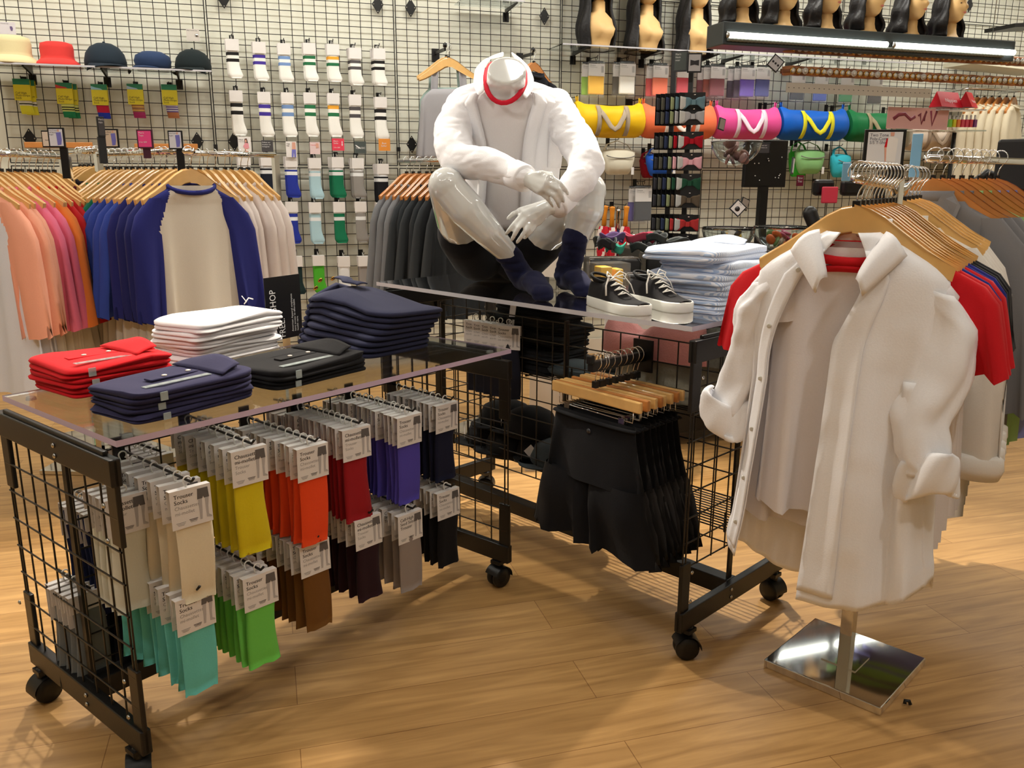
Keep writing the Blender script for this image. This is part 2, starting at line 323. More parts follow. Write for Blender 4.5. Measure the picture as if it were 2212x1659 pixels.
def tee(name, cat, body, sleeve, seed, ln=.74, slv=.44, wd=.2, collar=None, th=.03, sl_out=.03, rolled=False, button=False, raglan=False):
    """garment on a hanger, hook point at the origin, front facing -Y; returns an unlabelled root"""
    t = bpy.data.objects.new(name, None); COL.objects.link(t); t.empty_display_size = .05
    rr = random.Random(seed)
    m = MB(body, sleeve); z0 = -.142
    R_ = [(0, 0, z0 + .004, .098, th * 1.05), (0, 0, z0 - .012, .112, th * 1.05), (0, 0, z0 - .034, .152, th), (0, 0, z0 - .052, .185, th * .9), (0, 0, z0 - .072, wd - .012, th * .8), (0, 0, z0 - .10, wd, th * .8)]
    for i in range(1, 14): q = i / 13; R_.append((0, 0, z0 - .10 - (ln - .10) * q, wd * (1 - .06 * min(1, q * 4) + .06 * q), th * (.85 + .5 * q)))
    if raglan: R_ = [tuple(A_[k] * (1 - f) + B_[k] * f for k in range(5)) for A_, B_ in zip(R_, R_[1:]) for f in (0, .2, .4, .6, .8)] + [R_[-1]]
    def mf(v, u_):
        g = R_[min(len(R_) - 1, int(v * (len(R_) - 1) + .5))]; return 1 if raglan and abs(cos(2 * pi * u_)) ** .8 * g[3] > .094 + (z0 - g[2]) * .40 and g[2] > z0 - .26 else 0
    ring_surface(m, R_, 112 if raglan else 32, seed=seed, fold=.75, k=6, mfn=mf); m.build('body', t)
    for sx in (-1, 1):
        s = MB(sleeve); rg = []; out = sl_out + rr.uniform(-.02, .02); fw = rr.uniform(-.02, .03)
        for i in range(9):
            q = i / 8; rg.append((sx * (wd - .055 + .05 * min(1, q * 5) + out * q), -fw * q, z0 - .045 - .0 - slv * q - .02 * min(1, q * 4), .02 + .048 * min(1, q * 5 + .3) - .008 * q, th * (.75 + .25 * sin(q * 3))))
        ring_surface(s, rg, 18, seed=seed + sx, fold=.8, k=4)
        so = s.build('sleeve', t)
        if rolled:
            c = MB(sleeve); e = rg[-1]; c.lathe([(.052, .02), (.068, .012), (.072, -.02), (.062, -.05), (.05, -.045)], (e[0], e[1], e[2]), 18, sy=.62); c.build('rolled_cuff', t)
    cm = collar or sleeve
    c = MB(cm)
    if button:
        for sx in (-1, 1):
            vs = [(sx * .01, -th * 1.15, z0 - .03), (sx * .07, -th * 1.2, z0 - .075), (sx * .088, -th * 1.1, z0 - .01), (sx * .062, -th * .6, z0 + .032), (sx * .03, -th * 1.0, z0 + .02)]
            c.add(vs, [(0, 1, 2, 3, 4) if sx > 0 else (4, 3, 2, 1, 0)], 0, False)
        c.grid(lambda u, v: V((.066 * cos(u * 2 * pi), .034 * sin(u * 2 * pi), z0 + .0 + .035 * v)), 20, 2, closed=True)
        c.build('collar', t, solid=.004)
        b = MB(body); b.box((0, -th * 1.35, z0 - ln * .5), (.03, .004, ln * .86)); b.build('placket', t)
    else:
        pts = [(.1 * cos(a), th * 1.15 * sin(a), z0 + .006 - (.032 * max(0, -sin(a)))) for a in [2 * pi * i / 24 for i in range(25)]]
        c.tube(pts, .011, 6, cap=False); c.build('collar', t)
    return t
def place_garment(root, used, loc, rz, name, label, cat, group, rot=None):
    if not used.get(root.name):
        used[root.name] = 1; o = root; o.location = loc; o.rotation_euler = rot or (0, 0, rz)
    else: o = dup(root, loc, rz, rot=rot)
    tag(o, label, cat, group); return o
# sock pack on a header card, hook point at the origin, front facing -Y
def card_mesh(m, w, h, y, top, lines, big=1, legs=True, l2=('Chaussettes', 'mi-mollet')):
    m.box((0, y, top - h / 2), (w, .0012, h)); yy = y - .0009
    ts = .0135 * big; z = top - .018 * big; x0 = -w / 2 + .008
    for s in lines: m.text(s, (x0, yy, z), (1, 0, 0), (0, 0, 1), ts, 1); m.text(s, (x0 + .0003, yy, z), (1, 0, 0), (0, 0, 1), ts, 1); z -= ts * .95
    for s in l2: m.text(s, (x0, yy, z), (1, 0, 0), (0, 0, 1), ts * .86, 2); z -= ts * .92
    for i in range(3): m.box((x0 + .012, yy, top - h + .014 - i * .003), (.022 - i * .004, .0003, .001), mi=2); m.box((x0 + .041, yy, top - h + .016 - i * .003), (.02 - i * .003, .0003, .0012), mi=1 if i < 2 else 2)
    if legs:
        X = w / 2 - .018; q = Matrix(((1, 0, 0, X), (0, 0, -1, yy), (0, 1, 0, top), (0, 0, 0, 1)))
        m.prism([(-.013, -.006), (.011, -.006), (.013, -.03), (.001, -.03), (-.001, -.025), (-.003, -.03), (-.015, -.03)], .0003, 3, q)
        m.prism([(-.013, -.03), (-.004, -.03), (-.005, -.055), (-.007, -.078), (-.012, -.078), (-.012, -.055)], .0003, 4, q)
        m.prism([(.003, -.03), (.012, -.03), (.009, -.052), (.009, -.07), (.016, -.075), (.016, -.078), (.004, -.076)], .0003, 4, q)
    return m
SHG = mat('print_dark_grey', (96, 92, 92), .6); LEGG = mat('print_light_grey', (178, 174, 174), .6)
SOCKC = {}
def trouser_pack(col, seed, txt=('Trouser', 'Socks'), l2=('Chaussettes', 'mi-mollet'), ln=.20, thin=1.0):
    t = bpy.data.objects.new('sock_pack', None); COL.objects.link(t); t.empty_display_size = .03
    key = (txt, l2)
    if key not in SOCKC:
        m = MB(CARD, INK, GREYINK, SHG, LEGG); card_mesh(m, .094, .088, -.0085, -.018, txt, l2=l2); m.box((0, .0, -.0175), (.094, .018, .0012)); m.box((0, .0085, -.04), (.094, .0012, .045)); SOCKC[key] = m.build('header_card', t).data
    else:
        o = bpy.data.objects.new('header_card', SOCKC[key]); COL.objects.link(o); o.parent = t
    if 'hook' not in SOCKC: SOCKC['hook'] = MB(WHITEP).tube([(.009 * cos(a), .002, .009 * sin(a) - .002) for a in [R(x) for x in range(-60, 200, 20)]] + [(-.006, .002, -.014), (0, .002, -.02)], .0018, 6).build('hook', t).data
    else: o = bpy.data.objects.new('hook', SOCKC['hook']); COL.objects.link(o); o.parent = t
    k = ('s', col, seed % 3, ln)
    if k not in SOCKC:
        rr = random.Random(seed); m = MB(cloth(col)); rg = []
        for i in range(11):
            q = i / 10; rg.append((.002 + .004 * sin(q * 4 + seed), .002 * sin(q * 6 + seed * 2), -.028 - (ln + .07) * q, .040 + .003 * q + .002 * sin(q * 5 + seed), (.0055 + .0025 * sin(q * 2.5)) * thin if q < .97 else .003))
        ring_surface(m, rg, 16, seed=seed, fold=.12, cap=True, k=4); SOCKC[k] = m.build('sock', t, sub=0).data
    else: o = bpy.data.objects.new('sock', SOCKC[k]); COL.objects.link(o); o.parent = t
    return t
# ---------------------------------------------------------------- socks on the lower table
def t1_line(px, py, b, ref='z'):
    """point on the vertical plane parallel to the lower table's long side at depth b, seen at a pixel"""
    p = T1C + T1S * b; return at_plane(px, py, p, T1S)
SB = math.atan2(T1S.y, T1S.x) - pi / 2      # rz so that the pack's -Y faces the table's near side
cols = dict(cream=(222, 208, 178), white=(216, 214, 196), yellow=(212, 190, 28), orange=(232, 74, 30), red=(150, 26, 32), purple=(80, 70, 168), navy=(24, 26, 48), teal=(106, 196, 186), green=(112, 200, 84), brown=(112, 74, 30), maroon=(44, 22, 28), grey=(150, 138, 132), black=(22, 20, 22))
hooks = [('cream', 411, 1052, 7, -.03, 'upper'), ('yellow', 541, 968, 7, .0, 'upper'), ('orange', 678, 962, 9, -.01, 'upper'), ('red', 772, 922, 10, .03, 'upper'), ('purple', 888, 895, 11, .02, 'upper'), ('navy', 970, 870, 8, .04, 'upper'),
         ('teal', 425, 1283, 8, -.03, 'lower'), ('green', 562, 1240, 10, -.01, 'lower'), ('brown', 680, 1172, 7, .02, 'lower'), ('maroon', 797, 1115, 7, .03, 'lower'), ('grey', 889, 1105, 7, .02, 'lower'), ('black', 972, 1057, 7, .03, 'lower')]
names_c = dict(cream='cream', yellow='mustard yellow', orange='bright orange', red='dark red', purple='purple blue', navy='dark navy', teal='pale teal', green='light green', brown='brown', maroon='near-black maroon', grey='taupe grey', black='black')
for hi, (cn, px, py, n, b0, row) in enumerate(hooks):
    p = t1_line(px, py, b0) + V((0, 0, .018)); cz = p.z
    back = p - T1S * 0; depth = W_ = .305 - b0
    a = (p - T1C).dot(T1L)
    hk = MB(PLAST); q0 = T1C + T1L * a + T1S * .30; q1 = T1C + T1L * a + T1S * (b0 - .008)
    hk.tube([q0 + V((0, 0, cz + .002)), q1 + V((0, 0, cz - .008)), q1 - T1S * .012 + V((0, 0, cz + .004))], .0032, 6)
    hk.bar(q0 - T1S * .006 + V((0, 0, cz + .02)), q0 - T1S * .006 + V((0, 0, cz - .085)), .03, .006, up=tuple(T1S))
    tag(hk.build('display_hook'), f'black {row} display hook holding the {names_c[cn]} trouser socks', 'hook', 'hooks on the lower table')
    packs = [trouser_pack(cols[cn], 3 * hi + k, *((('Chaussettes', 'mi-mollet'), ('Trouser', 'Socks')) if cn in ('yellow', 'red', 'maroon') else (('Calf-High', 'Seed Stitch', 'Trouser'), ()) if cn == 'grey' else (('Trouser', 'Socks'), ('Chaussettes', 'mi-mollet'))), ln=.19 if cn in ('cream', 'orange', 'purple', 'red', 'yellow') else .17) for k in range(2)]
    for k in range(n):
        bb = b0 + .012 + k * (.27 - b0) / n + jit(.004); first = k < 2
        loc = T1C + T1L * (a + jit(.004) + (-.012 if k > n - 3 else 0)) + T1S * bb + V((0, 0, cz - .006 + .0012 * k))
        rz = SB + jit(.09) * (1 if k else .3) - .06
        o = packs[k] if first else dup(packs[k % 2], loc, rz)
        o.location = loc; o.rotation_euler = (jit(.03), 0, rz)
        tag(o, f'{names_c[cn]} trouser socks on a white card, {ORD[k]} pack on its {row} hook', 'socks', f'trouser socks under the lower table')
# cream packs further along behind, the dark packs on the far side of the grid
for hi, (cn, a, z, n) in enumerate([('white', .06, .70, 4), ('yellow', .22, .68, 3)]):
    pk = trouser_pack(cols[cn], 90 + hi, ('Chaussettes', 'mi-mollet') if cn == 'white' else ('Calf-High', 'Seed Stitch'), ('Trouser', 'Socks') if cn == 'white' else ())
    for k in range(n):
        loc = T1C + T1L * (a - .03 * hi) + T1S * (.11 + .03 * k + .04 * hi) + V((0, 0, z)); o = pk if k == 0 else dup(pk, loc, SB)
        o.location = loc; o.rotation_euler = (0, 0, SB + jit(.05)); tag(o, f"{'off-white' if cn == 'white' else 'dull mustard'} socks, {ORD[k]} of the packs hung nearest the grid left of the {'cream' if hi == 0 else 'yellow'} ones", 'socks', 'trouser socks under the lower table')
for hi, (c, a, z, n, ds) in enumerate([((52, 74, 84), .25, .70, 6, 'dark slate'), ((30, 96, 88), .48, .70, 6, 'deep green'), ((200, 120, 40), .56, .69, 3, 'amber'), ((30, 40, 70), .74, .70, 6, 'ink blue'), ((150, 150, 130), .93, .70, 5, 'pale sage'), ((24, 30, 60), .10, .60, 5, 'navy blue'), ((120, 124, 124), .04, .40, 5, 'light grey'), ((26, 26, 30), .16, .40, 5, 'black')]):
    pk = trouser_pack(c, 60 + hi, ('Trouser', 'Socks'))
    for k in range(n):
        loc = T1C + T1L * (a + jit(.005)) + T1S * (.335 + .028 * k) + V((0, 0, z - .004)); o = pk if k == 0 else dup(pk, loc, SB)
        o.location = loc; o.rotation_euler = (0, 0, SB + pi + jit(.08)); tag(o, f'{ds} socks hung behind the table grid, {ORD[k]} pack out from the grid', 'socks', 'socks on the far side of the lower table')
    hk = MB(PLAST); q = T1C + T1L * a + T1S * .30; hk.tube([q + V((0, 0, z)), q + T1S * (.04 + .028 * n) + V((0, 0, z - .006))], .003, 6); tag(hk.build('display_hook'), f'black hook on the far side of the table grid holding the {ds} socks', 'hook', 'hooks on the lower table')
# ---------------------------------------------------------------- folded clothes
def folded(cm, w, d, h, seed, layers=2, top=.0, n=44, dome=.0, wav=.004):
    """folded garment lying on z=0, w along x, d along y"""
    m = MB(cm); rr = random.Random(seed); ph = [rr.uniform(0, 6) for _ in range(4)]; lev = []
    for L in range(layers):
        for q, ins in ((0, .007), (.18, .0015), (.5, 0), (.8, .0015), (1, .006)):
            lev.append((h * (L + q) / layers, ins + .004 * rr.random()))
    lev[0] = (0, .012)
    lev += [(h * 1.02, .022), (h * 1.03, .05), (h * 1.03, .09)]
    n0 = 0; N = len(lev)
    def rr_(t, ins, z):
        a, b = w / 2 - ins, d / 2 - ins; ct, st = cos(t), sin(t); e = .24
        x = math.copysign(abs(ct) ** e, ct) * a; y = math.copysign(abs(st) ** e, st) * b; k_ = 1 + 2.2 * ((z / h * layers) % 1 > .3)
        x += wav * (.6 * sin(y * 30 + ph[0] + z * 90) + 1.1 * noise.noise(V((y * 18, z * 70, seed * 1.7 + (x > 0) * 9)))); y += wav * (.6 * sin(x * 26 + ph[1] + z * 80) + 1.3 * noise.noise(V((x * 14, z * 70, seed * 2.3 + (y > 0) * 5))))
        zz = z * (1 + dome * (1 - (2 * x / w) ** 2) * 1.0) + wav * .8 * (z / h) * sin(x * 22 + ph[2]) * cos(y * 20 + ph[3]) - .16 * z * ((2 * x / w) ** 8 + (2 * y / d) ** 8) * .6 + .0022 * k_ * (z / h) * sin(x * 17 + y * 9 + ph[0])
        return (x, y, max(0, zz))
    for z, ins in lev:
        for k in range(n): m.v.append(rr_(2 * pi * (k + .5) / n, ins, z))
    for j in range(N - 1):
        for k in range(n): m.f.append((j * n + k, j * n + (k + 1) % n, (j + 1) * n + (k + 1) % n, (j + 1) * n + k)); m.m.append(0); m.sm.append(True)
    m.f.append(tuple((N - 1) * n + k for k in range(n))); m.m.append(0); m.sm.append(True)
    m.f.append(tuple(n - 1 - k for k in range(n))); m.m.append(0); m.sm.append(False)
    return m
def stack(kind, near, ang, w, d, hs, col, lbl, cat, group, z0, seed, part=None, coll=True, strip=True, btn=(225, 215, 200), spread=.006, layers=2, dome=0, where='', wav=.004):
    """near = near corner on the table; ang = direction of the long side; d grows to the left of it"""
    u = V((cos(ang), sin(ang), 0)); v = V((-sin(ang), cos(ang), 0)); c = V((near[0], near[1], 0)) + u * (w / 2) + v * (d / 2); z = z0; cm = cloth(col)
    N = len(hs); tops = []
    for i, h in enumerate(hs):
        o = empty(kind, '', cat, c + u * jit(spread * 1.5) + v * jit(spread * 1.5) + V((0, 0, z)), ang + jit(.04), group)
        folded(cm, w, d, h, seed + i, layers, dome=dome, wav=wav).build('body', o)
        pos = 'topmost' if i == N - 1 else 'bottom one' if i == 0 else f'{ORD[N - 1 - i]} from the top'
        o['label'] = f'folded {lbl}, {pos} {where}'
        if strip:
            s = MB(mat('clear_size_strip', (196, 206, 204), .2, alpha=.55), mat('strip_print', (70, 84, 90), .4)); 
            if i == N - 1:
                s.box((-.03, -d / 2 + .045, h * 1.035 + .002), (w * .52, .018, .0015))
                for k in range(6): s.text('XL'[:1 + (k % 2)] if 0 else 'L', (-.03 - w * .24 + k * w * .085, -d / 2 + .038, h * 1.035 + .0035), (1, 0, 0), (0, 1, 0), .016, 1)
            s.box((-w * .29, -d / 2 - .0005, h * .5), (.018, .003, h * .7)); s.build('size_strip', o)
        tops.append(o); z += h * 1.0
    o = tops[-1]; h = hs[-1]
    if coll:
        # collar: folded flap with points, standing a little off the body at the neck end, and the placket
        k = MB(cm); zt = h * 1.03
        k.grid(lambda a, b: V((w / 2 - .03 - .07 * b - .02 * abs(a - .5) * 0, (a - .5) * (.15 + .05 * b), zt + .014 * sin(a * pi) * (1 - b) + .011 * (1 - b) + .003 + .003 * sin(b * pi))), 14, 6)
        k.grid(lambda a, b: V((w / 2 - .03 - .035 * b - .025 * sin(a * pi), (a - .5) * .13, zt + .006 + .016 * (1 - b) * sin(a * pi))), 12, 3)
        k.build('collar', o, solid=.0035)
        k = MB(cm); k.box((w / 2 - .17, .0, zt + .001), (.13, .03, .005)); k.build('placket', o, bev=.002)
        for bx in (w / 2 - .125, w / 2 - .19):
            MB(mat('button_%d' % btn[0], btn, .3)).lathe([(.0062, 0), (.0065, .0025), (.004, .0032), (.003, .002), (0, .002)], (bx, 0, zt + .0035), 12).build('button', o)
    return tops, c, z
A = .015
stack('folded_polo', (-1.078, 2.005), R(53), .29, .25, [.026, .024, .03], (206, 26, 34), 'red polo shirt', 'polo shirt', 'red polos on the lower table', T1Z, 11, where='at the left table end')
stack('folded_polo', (-.825, 1.795), R(55), .335, .215, [.022, .022, .028], (50, 48, 78), 'navy polo shirt', 'polo shirt', 'navy polos on the lower table', T1Z, 21, where='at the table front edge')
stack('folded_polo', (-.60, 2.10), R(55), .34, .25, [.022, .03], (26, 25, 27), 'black polo shirt', 'polo shirt', 'black polos on the lower table', T1Z, 31, where='in the table middle')
wt, wc, wz = stack('folded_tee', (-.905, 2.39), R(61), .36, .225, [.024, .024, .024, .024, .03], (238, 236, 238), 'white t-shirt', 't-shirt', 'white tees on the lower table', T1Z, 41, coll=False, strip=False, where='at the table back', dome=.12)
tg = MB(CARD); tg.tube([(.12, .02, .045), (.15, .03, .06), (.16, .02, .055)], .002, 5); tg.tube([(.13, .02, .05), (.14, .05, .066)], .0015, 5); tg.build('tag_loop', wt[-1])
# navy shorts: a fanned pile, waistbands at the left, hems at the right
u = V((cos(R(54)), sin(R(54)), 0)); vv = V((-sin(R(54)), cos(R(54)), 0))
SH = cloth((46, 48, 72)); BRASS = mat('brass', (196, 150, 70), .25, 1)
c0 = V((-.425, 2.50, T1Z))
for i in range(8):
    f = i / 7; o = empty('folded_shorts', f"folded navy shorts, {'topmost' if i == 7 else 'bottom one' if i == 0 else ORD[7 - i] + ' from the top'} of the fanned pile on the lower table", 'shorts', c0 + u * (.14 + .004 * i) + vv * (.19 - .006 * i) + V((0, 0, .017 * i)), R(54) + .035 * (i - 4) * .4, 'navy shorts on the lower table')
    m = MB(SH)
    def fn(a, b, i=i, f=f):      # outline: waist at +y (left), hems at -x.. right
        t = a * 2 * pi; x = cos(t); y = sin(t)
        X = math.copysign(abs(x) ** .35, x) * (.12 + .035 * (1 - y) * .5); Y = math.copysign(abs(y) ** .35, y) * .19
        X += .008 * sin(Y * 25 + i); return X, Y
    rings = [(.95, 0), (1, .004), (1.0, .012), (.97, .016), (.8, .019), (.5, .02)]; nn = 40
    for s_, z_ in rings:
        for k in range(nn):
            X, Y = fn(k / nn, 0); X *= s_; Y *= s_
            zz = z_ + .10 * f * math.exp(-((Y - .08) / .13) ** 2) * .55 * (1 - (X / .2) ** 2) - .008 * (X / .14) * f
            m.v.append((X, Y, max(0 if i == 0 else -9, zz)))
    for j in range(len(rings) - 1):
        for k in range(nn): m.f.append((j * nn + k, j * nn + (k + 1) % nn, (j + 1) * nn + (k + 1) % nn, (j + 1) * nn + k)); m.m.append(0); m.sm.append(True)
    m.f.append(tuple((len(rings) - 1) * nn + k for k in range(nn))); m.m.append(0); m.sm.append(True)
    m.build('body', o)
    MB(SH).tube([(-.115 + .03 * k, .175, .012 + .055 * f * (1 - abs(k - 4) / 6)) for k in range(9)], [.008] + [.013] * 7 + [.008], 8).build('waistband', o)
    if i > 5:
        for bx, by in ((.01, .192), (-.05, .19)) if i == 7 else ((-.06, .194),):
            MB(BRASS).lathe([(.0085, 0), (.009, .003), (.005, .005), (0, .004)], (bx, by, .03 + .06 * f), 14, M=Matrix.Rotation(R(-50), 3, 'X')).build('button', o)
    if i == 7:
        MB(SH).grid(lambda a, b: V((-.02 + .05 * a + .01 * sin(b * 9), .16 - .10 * b, .098 - .018 * b + .004 * sin(a * pi))), 6, 8).build('fly', o, solid=.003)
# black acrylic sign standing on the lower table
SBK = mat('sign_black', (18, 18, 20), .35); SWH = mat('sign_white', (225, 225, 225), .6)
sl = at_z(578, 742, T1Z); sr = at_z(668, 722, T1Z); d = (sr - sl).normalized(); hgt = .215
m = MB(SBK, SWH); wdt = (sr - sl).length; wdt = .165; nrm = V((d.y, -d.x, 0))
q = Matrix.Rotation(atan2(d.y, d.x), 3, 'Z')
m.box(sl + d * (wdt / 2) + V((0, 0, hgt / 2)), (wdt, .003, hgt), M=q)
for s_, off, zz, sz in (('SWEATSHOP', .046, .0, .040), ('FREE.', .082, .0, .040)): m.text(s_, sl + d * off + nrm * .0022 + V((0, 0, .006)), (0, 0, 1), -d, sz, 1, sx=.72)
for k, s_ in enumerate(('American Apparel employees', 'have access to affordable', 'health care.')): m.text(s_, sl + d * (.122 + k * .012) + nrm * .0022 + V((0, 0, .02)), (0, 0, 1), -d, .011, 1)
tag(m.build('table_sign'), 'black upright sign with vertical white words SWEATSHOP FREE. between white tees and shorts', 'sign')
lf = MB(CARD, INK); pz = at_z(665, 757, T1Z + .001)
lf.box(pz, (.13, .075, .0015), R(48)); 
for k in range(4): lf.text('LLSZ'[k], pz + V((-.05 + .02 * k, -.04 + .03 * k, .001)), (cos(R(48)), sin(R(48)), 0), (-sin(R(48)), cos(R(48)), 0), .03, 1)
tag(lf.build('leaflet'), 'printed white leaflet lying flat beside the black sign base', 'leaflet')
# ---------------------------------------------------------------- goods on the grid wall
def wl(px, py, off): u, z = wpx(px, py, off); return wall(u, z, off)
def whook(p_front, name_lab, L=.16, z_up=.0):
    """black hook from the grid out to a point; p_front = point in front of the wall"""
    q = p_front - WN * ((p_front - WP).dot(WN)) + V((0, 0, .004)); m = MB(PLAST)
    m.bar(q + WN * .008 + V((0, 0, .015)), q + WN * .008 + V((0, 0, -.045)), .03, .008, up=tuple(WN))
    m.tube([q + WN * .01, p_front + V((0, 0, 0)), p_front + WN * .012 + V((0, 0, .012))], .003, 6)
    return tag(m.build('display_hook'), name_lab, 'hook', 'hooks on the grid wall')
def wall_sock(col, bands, seed, ln=.2, foot=1, txt=('Calf High', 'Sock'), cardh=.07, lim=None, cw=.082, cc=None):
    """bands: list of (v0, v1, rgb) along the visible sock"""
    t = bpy.data.objects.new('sock_pack', None); COL.objects.link(t); t.empty_display_size = .03
    m = MB(cc or CARD, INK, GREYINK, SHG, LEGG)
    m.box((0, -.015, -.012 - cardh / 2), (cw, .0012, cardh)); m.box((0, 0, -.012), (cw, .026, .0012)); m.box((0, .013, -.035), (cw, .0012, .045))
    z = -.012 - .016; ts = .0125
    for s in txt: m.text(s, (-cw / 2 + .006, -.0142, z), (1, 0, 0), (0, 0, 1), ts, 1); z -= ts * 1.0
    for i in range(3): m.box((-cw / 2 + .02, -.0139, z - .001 - i * .006), (.03 - .006 * i, .0003, .0015), mi=2)
    m.box((cw / 2 - .015, -.0139, -.012 - cardh * .35), (.014, .0003, .02), mi=4); m.box((cw / 2 - .011, -.0139, -.012 - cardh * .62), (.01, .0003, .016), mi=4)
    m.box((0, -.0139, -.012 - cardh * .83), (.02, .0003, .0015), mi=2); m.build('header_card', t)
    MB(WHITEP).tube([(0, .009 * cos(a), .009 * sin(a) + .002) for a in [R(x) for x in range(-60, 200, 26)]] + [(0, 0, -.012)], .0016, 5).build('hook', t)
    mats = [cloth(col)] + [cloth(b[2]) for b in bands]; s = MB(*mats); rg = []; N = 22; top = -.03
    for i in range(N + 1):
        q = i / N; f = sm(0, 1, (q - .62) / .38)
        rg.append((.000 + .012 * f * foot, .002 * sin(q * 5 + seed), top - (ln + .03) * q, .037 + .010 * f * foot - .016 * sm(0, 1, (q - .93) / .07), .0105 + .004 * f - .006 * sm(0, 1, (q - .93) / .07)))
    v0 = (cardh - .018) / (ln + .03)
    def mf(v, u):
        w_ = (v - v0) / (1 - v0)
        for k, b in enumerate(bands):
            if b[0] <= w_ <= b[1]: return k + 1
        return 0
    ring_surface(s, rg, 16, seed=seed, fold=.10, cap=True, k=3, mfn=mf); s.build('sock', t)
    return t
def wall_socks(px, py, proto, n, lab, group, off=.10, dd=.022, hooklab='', dx=0):
    u, z = wpx(px, py, off); z += .006
    for k in range(n):
        loc = wall(u + (jit(.004) + dx * k if k else 0), z - .004, off - .026 * k - .002); rz = PHI + jit(.05) + (0 if k == 0 else jit(.1))
        o = proto if k == 0 else dup(proto, loc, rz); o.location = loc; o.rotation_euler = (0, 0, rz)
        tag(o, lab + (', front pack' if n > 1 and k == 0 else f', {ORD[k]} pack behind' if k else ''), 'socks', group)
    whook(wall(u, z + .002, off + .01), hooklab or ' '.join(f'black wall hook holding the {lab}'.split()[:15]))
K = (38, 36, 36); Wt = (240, 238, 232); st2 = lambda a, b=None: [(.06, .17, a), (.28, .40, b or a)]
rowA = [(K, None, 'black', 497, 84), ((72, 56, 150), None, 'purple', 555, 90), ((118, 148, 196), None, 'sky blue', 609, 93), ((46, 112, 74), None, 'green', 664, 92), ((236, 168, 60), (46, 112, 74), 'orange and green', 715, 94), ((84, 80, 82), None, 'charcoal', 763, 102), (K, None, 'thin black', 815, 103)]
for a, b, nm, px, py in rowA:
    wall_socks(px, py, wall_sock(Wt, st2(a, b), len(nm), .19), 3 if nm in ('charcoal', 'thin black') else 2, f'white calf socks with {nm} stripes in the top sock row', 'striped socks, top row', dx=-.006)
rowB = [(K, None, 'black', 506, 195), ((72, 56, 150), None, 'purple', 566, 198), ((118, 148, 196), None, 'sky blue', 617, 199), ((46, 112, 74), None, 'green', 665, 199), ((236, 168, 60), (46, 112, 74), 'orange and green', 716, 200), ((84, 80, 82), None, 'charcoal', 763, 203), (K, None, 'thin black', 819, 208)]
for a, b, nm, px, py in rowB:
    wall_socks(px, py, wall_sock(Wt, st2(a, b), len(nm) + 3, .235), 2, f'longer white socks with {nm} stripes in the second row', 'striped socks, second row')
NV = (30, 34, 52); BK = (28, 28, 32)
def dk(c, w_=(226, 228, 230)): return [(0.0, .06, w_), (.06, .14, c), (.14, .24, w_)]
rowC = [(NV, 'navy', 524, 333, []), ((28, 32, 44), 'dark navy', 573, 334, []), ((40, 54, 150), 'royal blue', 626, 337, []), ((168, 200, 210), 'pale blue', 677, 340, []), ((26, 112, 78), 'green', 726, 338, []), ((142, 138, 134), 'grey', 770, 340, []), (BK, 'black', 824, 352, [])]
for c, nm, px, py, _ in rowC:
    wall_socks(px, py, wall_sock(c, dk(c if nm not in ('navy', 'dark navy') else BK), len(nm) * 2, .225, txt=('Calf High', 'Sock') if nm != 'black' else ('Thigh-High', 'Socks')), 2 + (nm in ('grey', 'black', 'green')), f'{nm} socks with white stripes in the third row', 'coloured striped socks, third row', dx=-.008)
rowD = [(BK, 'black navy', 529, 436), (BK, 'black', 579, 435), ((40, 54, 150), 'royal blue', 627, 435), ((168, 200, 210), 'pale blue', 678, 436), ((26, 112, 78), 'green', 730, 435), ((142, 138, 134), 'grey', 776, 434), (BK, 'jet black', 822, 436)]
for c, nm, px, py in rowD:
    wall_socks(px, py, wall_sock(c, dk(c), len(nm) * 2 + 1, .235, txt=('Knee High', 'Sock')), 2, f'{nm} knee socks with white stripes in the fourth row', 'coloured striped socks, fourth row')
rowE = [((48, 82, 146), 'denim blue', 590, 555), ((28, 46, 46), 'bottle green', 638, 553), ((76, 168, 44), 'lime green', 686, 551), ((226, 226, 228), 'white', 741, 553), ((146, 140, 136), 'heather grey', 784, 552)]
for c, nm, px, py in rowE:
    wall_socks(px, py, wall_sock(c, [], len(nm) * 2, .215), 2, f'plain {nm} socks in the fifth row', 'plain socks, fifth row', off=.14)
for c, nm, px, py in [((34, 32, 34), 'black', 543, 652), ((84, 176, 62), 'lime green', 690, 652)]:
    wall_socks(px, py, wall_sock(c, [], len(nm) * 2, .22), 1, f'plain {nm} socks in the lowest row beside the black sign', 'plain socks, lowest row', off=.12)
# hooks holding nothing visible, small sign cards of the third row
def wcard(px, py, wpxl, hpxl, mats, off, lab, texts=(), name='sign_card', rot=0, extra=None, group=None, cat='sign', rim=0, ts=.016, th=.002):
    """flat card whose visible size is given in pixels, parallel to the wall"""
    a = wl(px - wpxl / 2, py, off); b = wl(px + wpxl / 2, py, off); wd = (b - a).length; tp = wl(px, py - hpxl / 2, off); bt = wl(px, py + hpxl / 2, off); ht = (tp - bt).length; c = wl(px, py, off)
    m = MB(*mats); m.box((0, 0, 0), (wd, th, ht))
    if rim: m.box((0, -th / 2 - .0006, 0), (wd - rim * 2, .001, ht - rim * 2), mi=1)
    for (s, x, z, sz, mi) in texts: m.text(s, (-wd / 2 + wd * x, -th / 2 - .0016, -ht / 2 + ht * z), (1, 0, 0), (0, 0, 1), sz * ht, mi)
    if extra: extra(m, wd, ht, -th / 2 - .0012)
    o = m.build(name, loc=c, rz=PHI)
    if rot: o.rotation_euler = (0, rot, PHI)
    return tag(o, lab, cat, group)
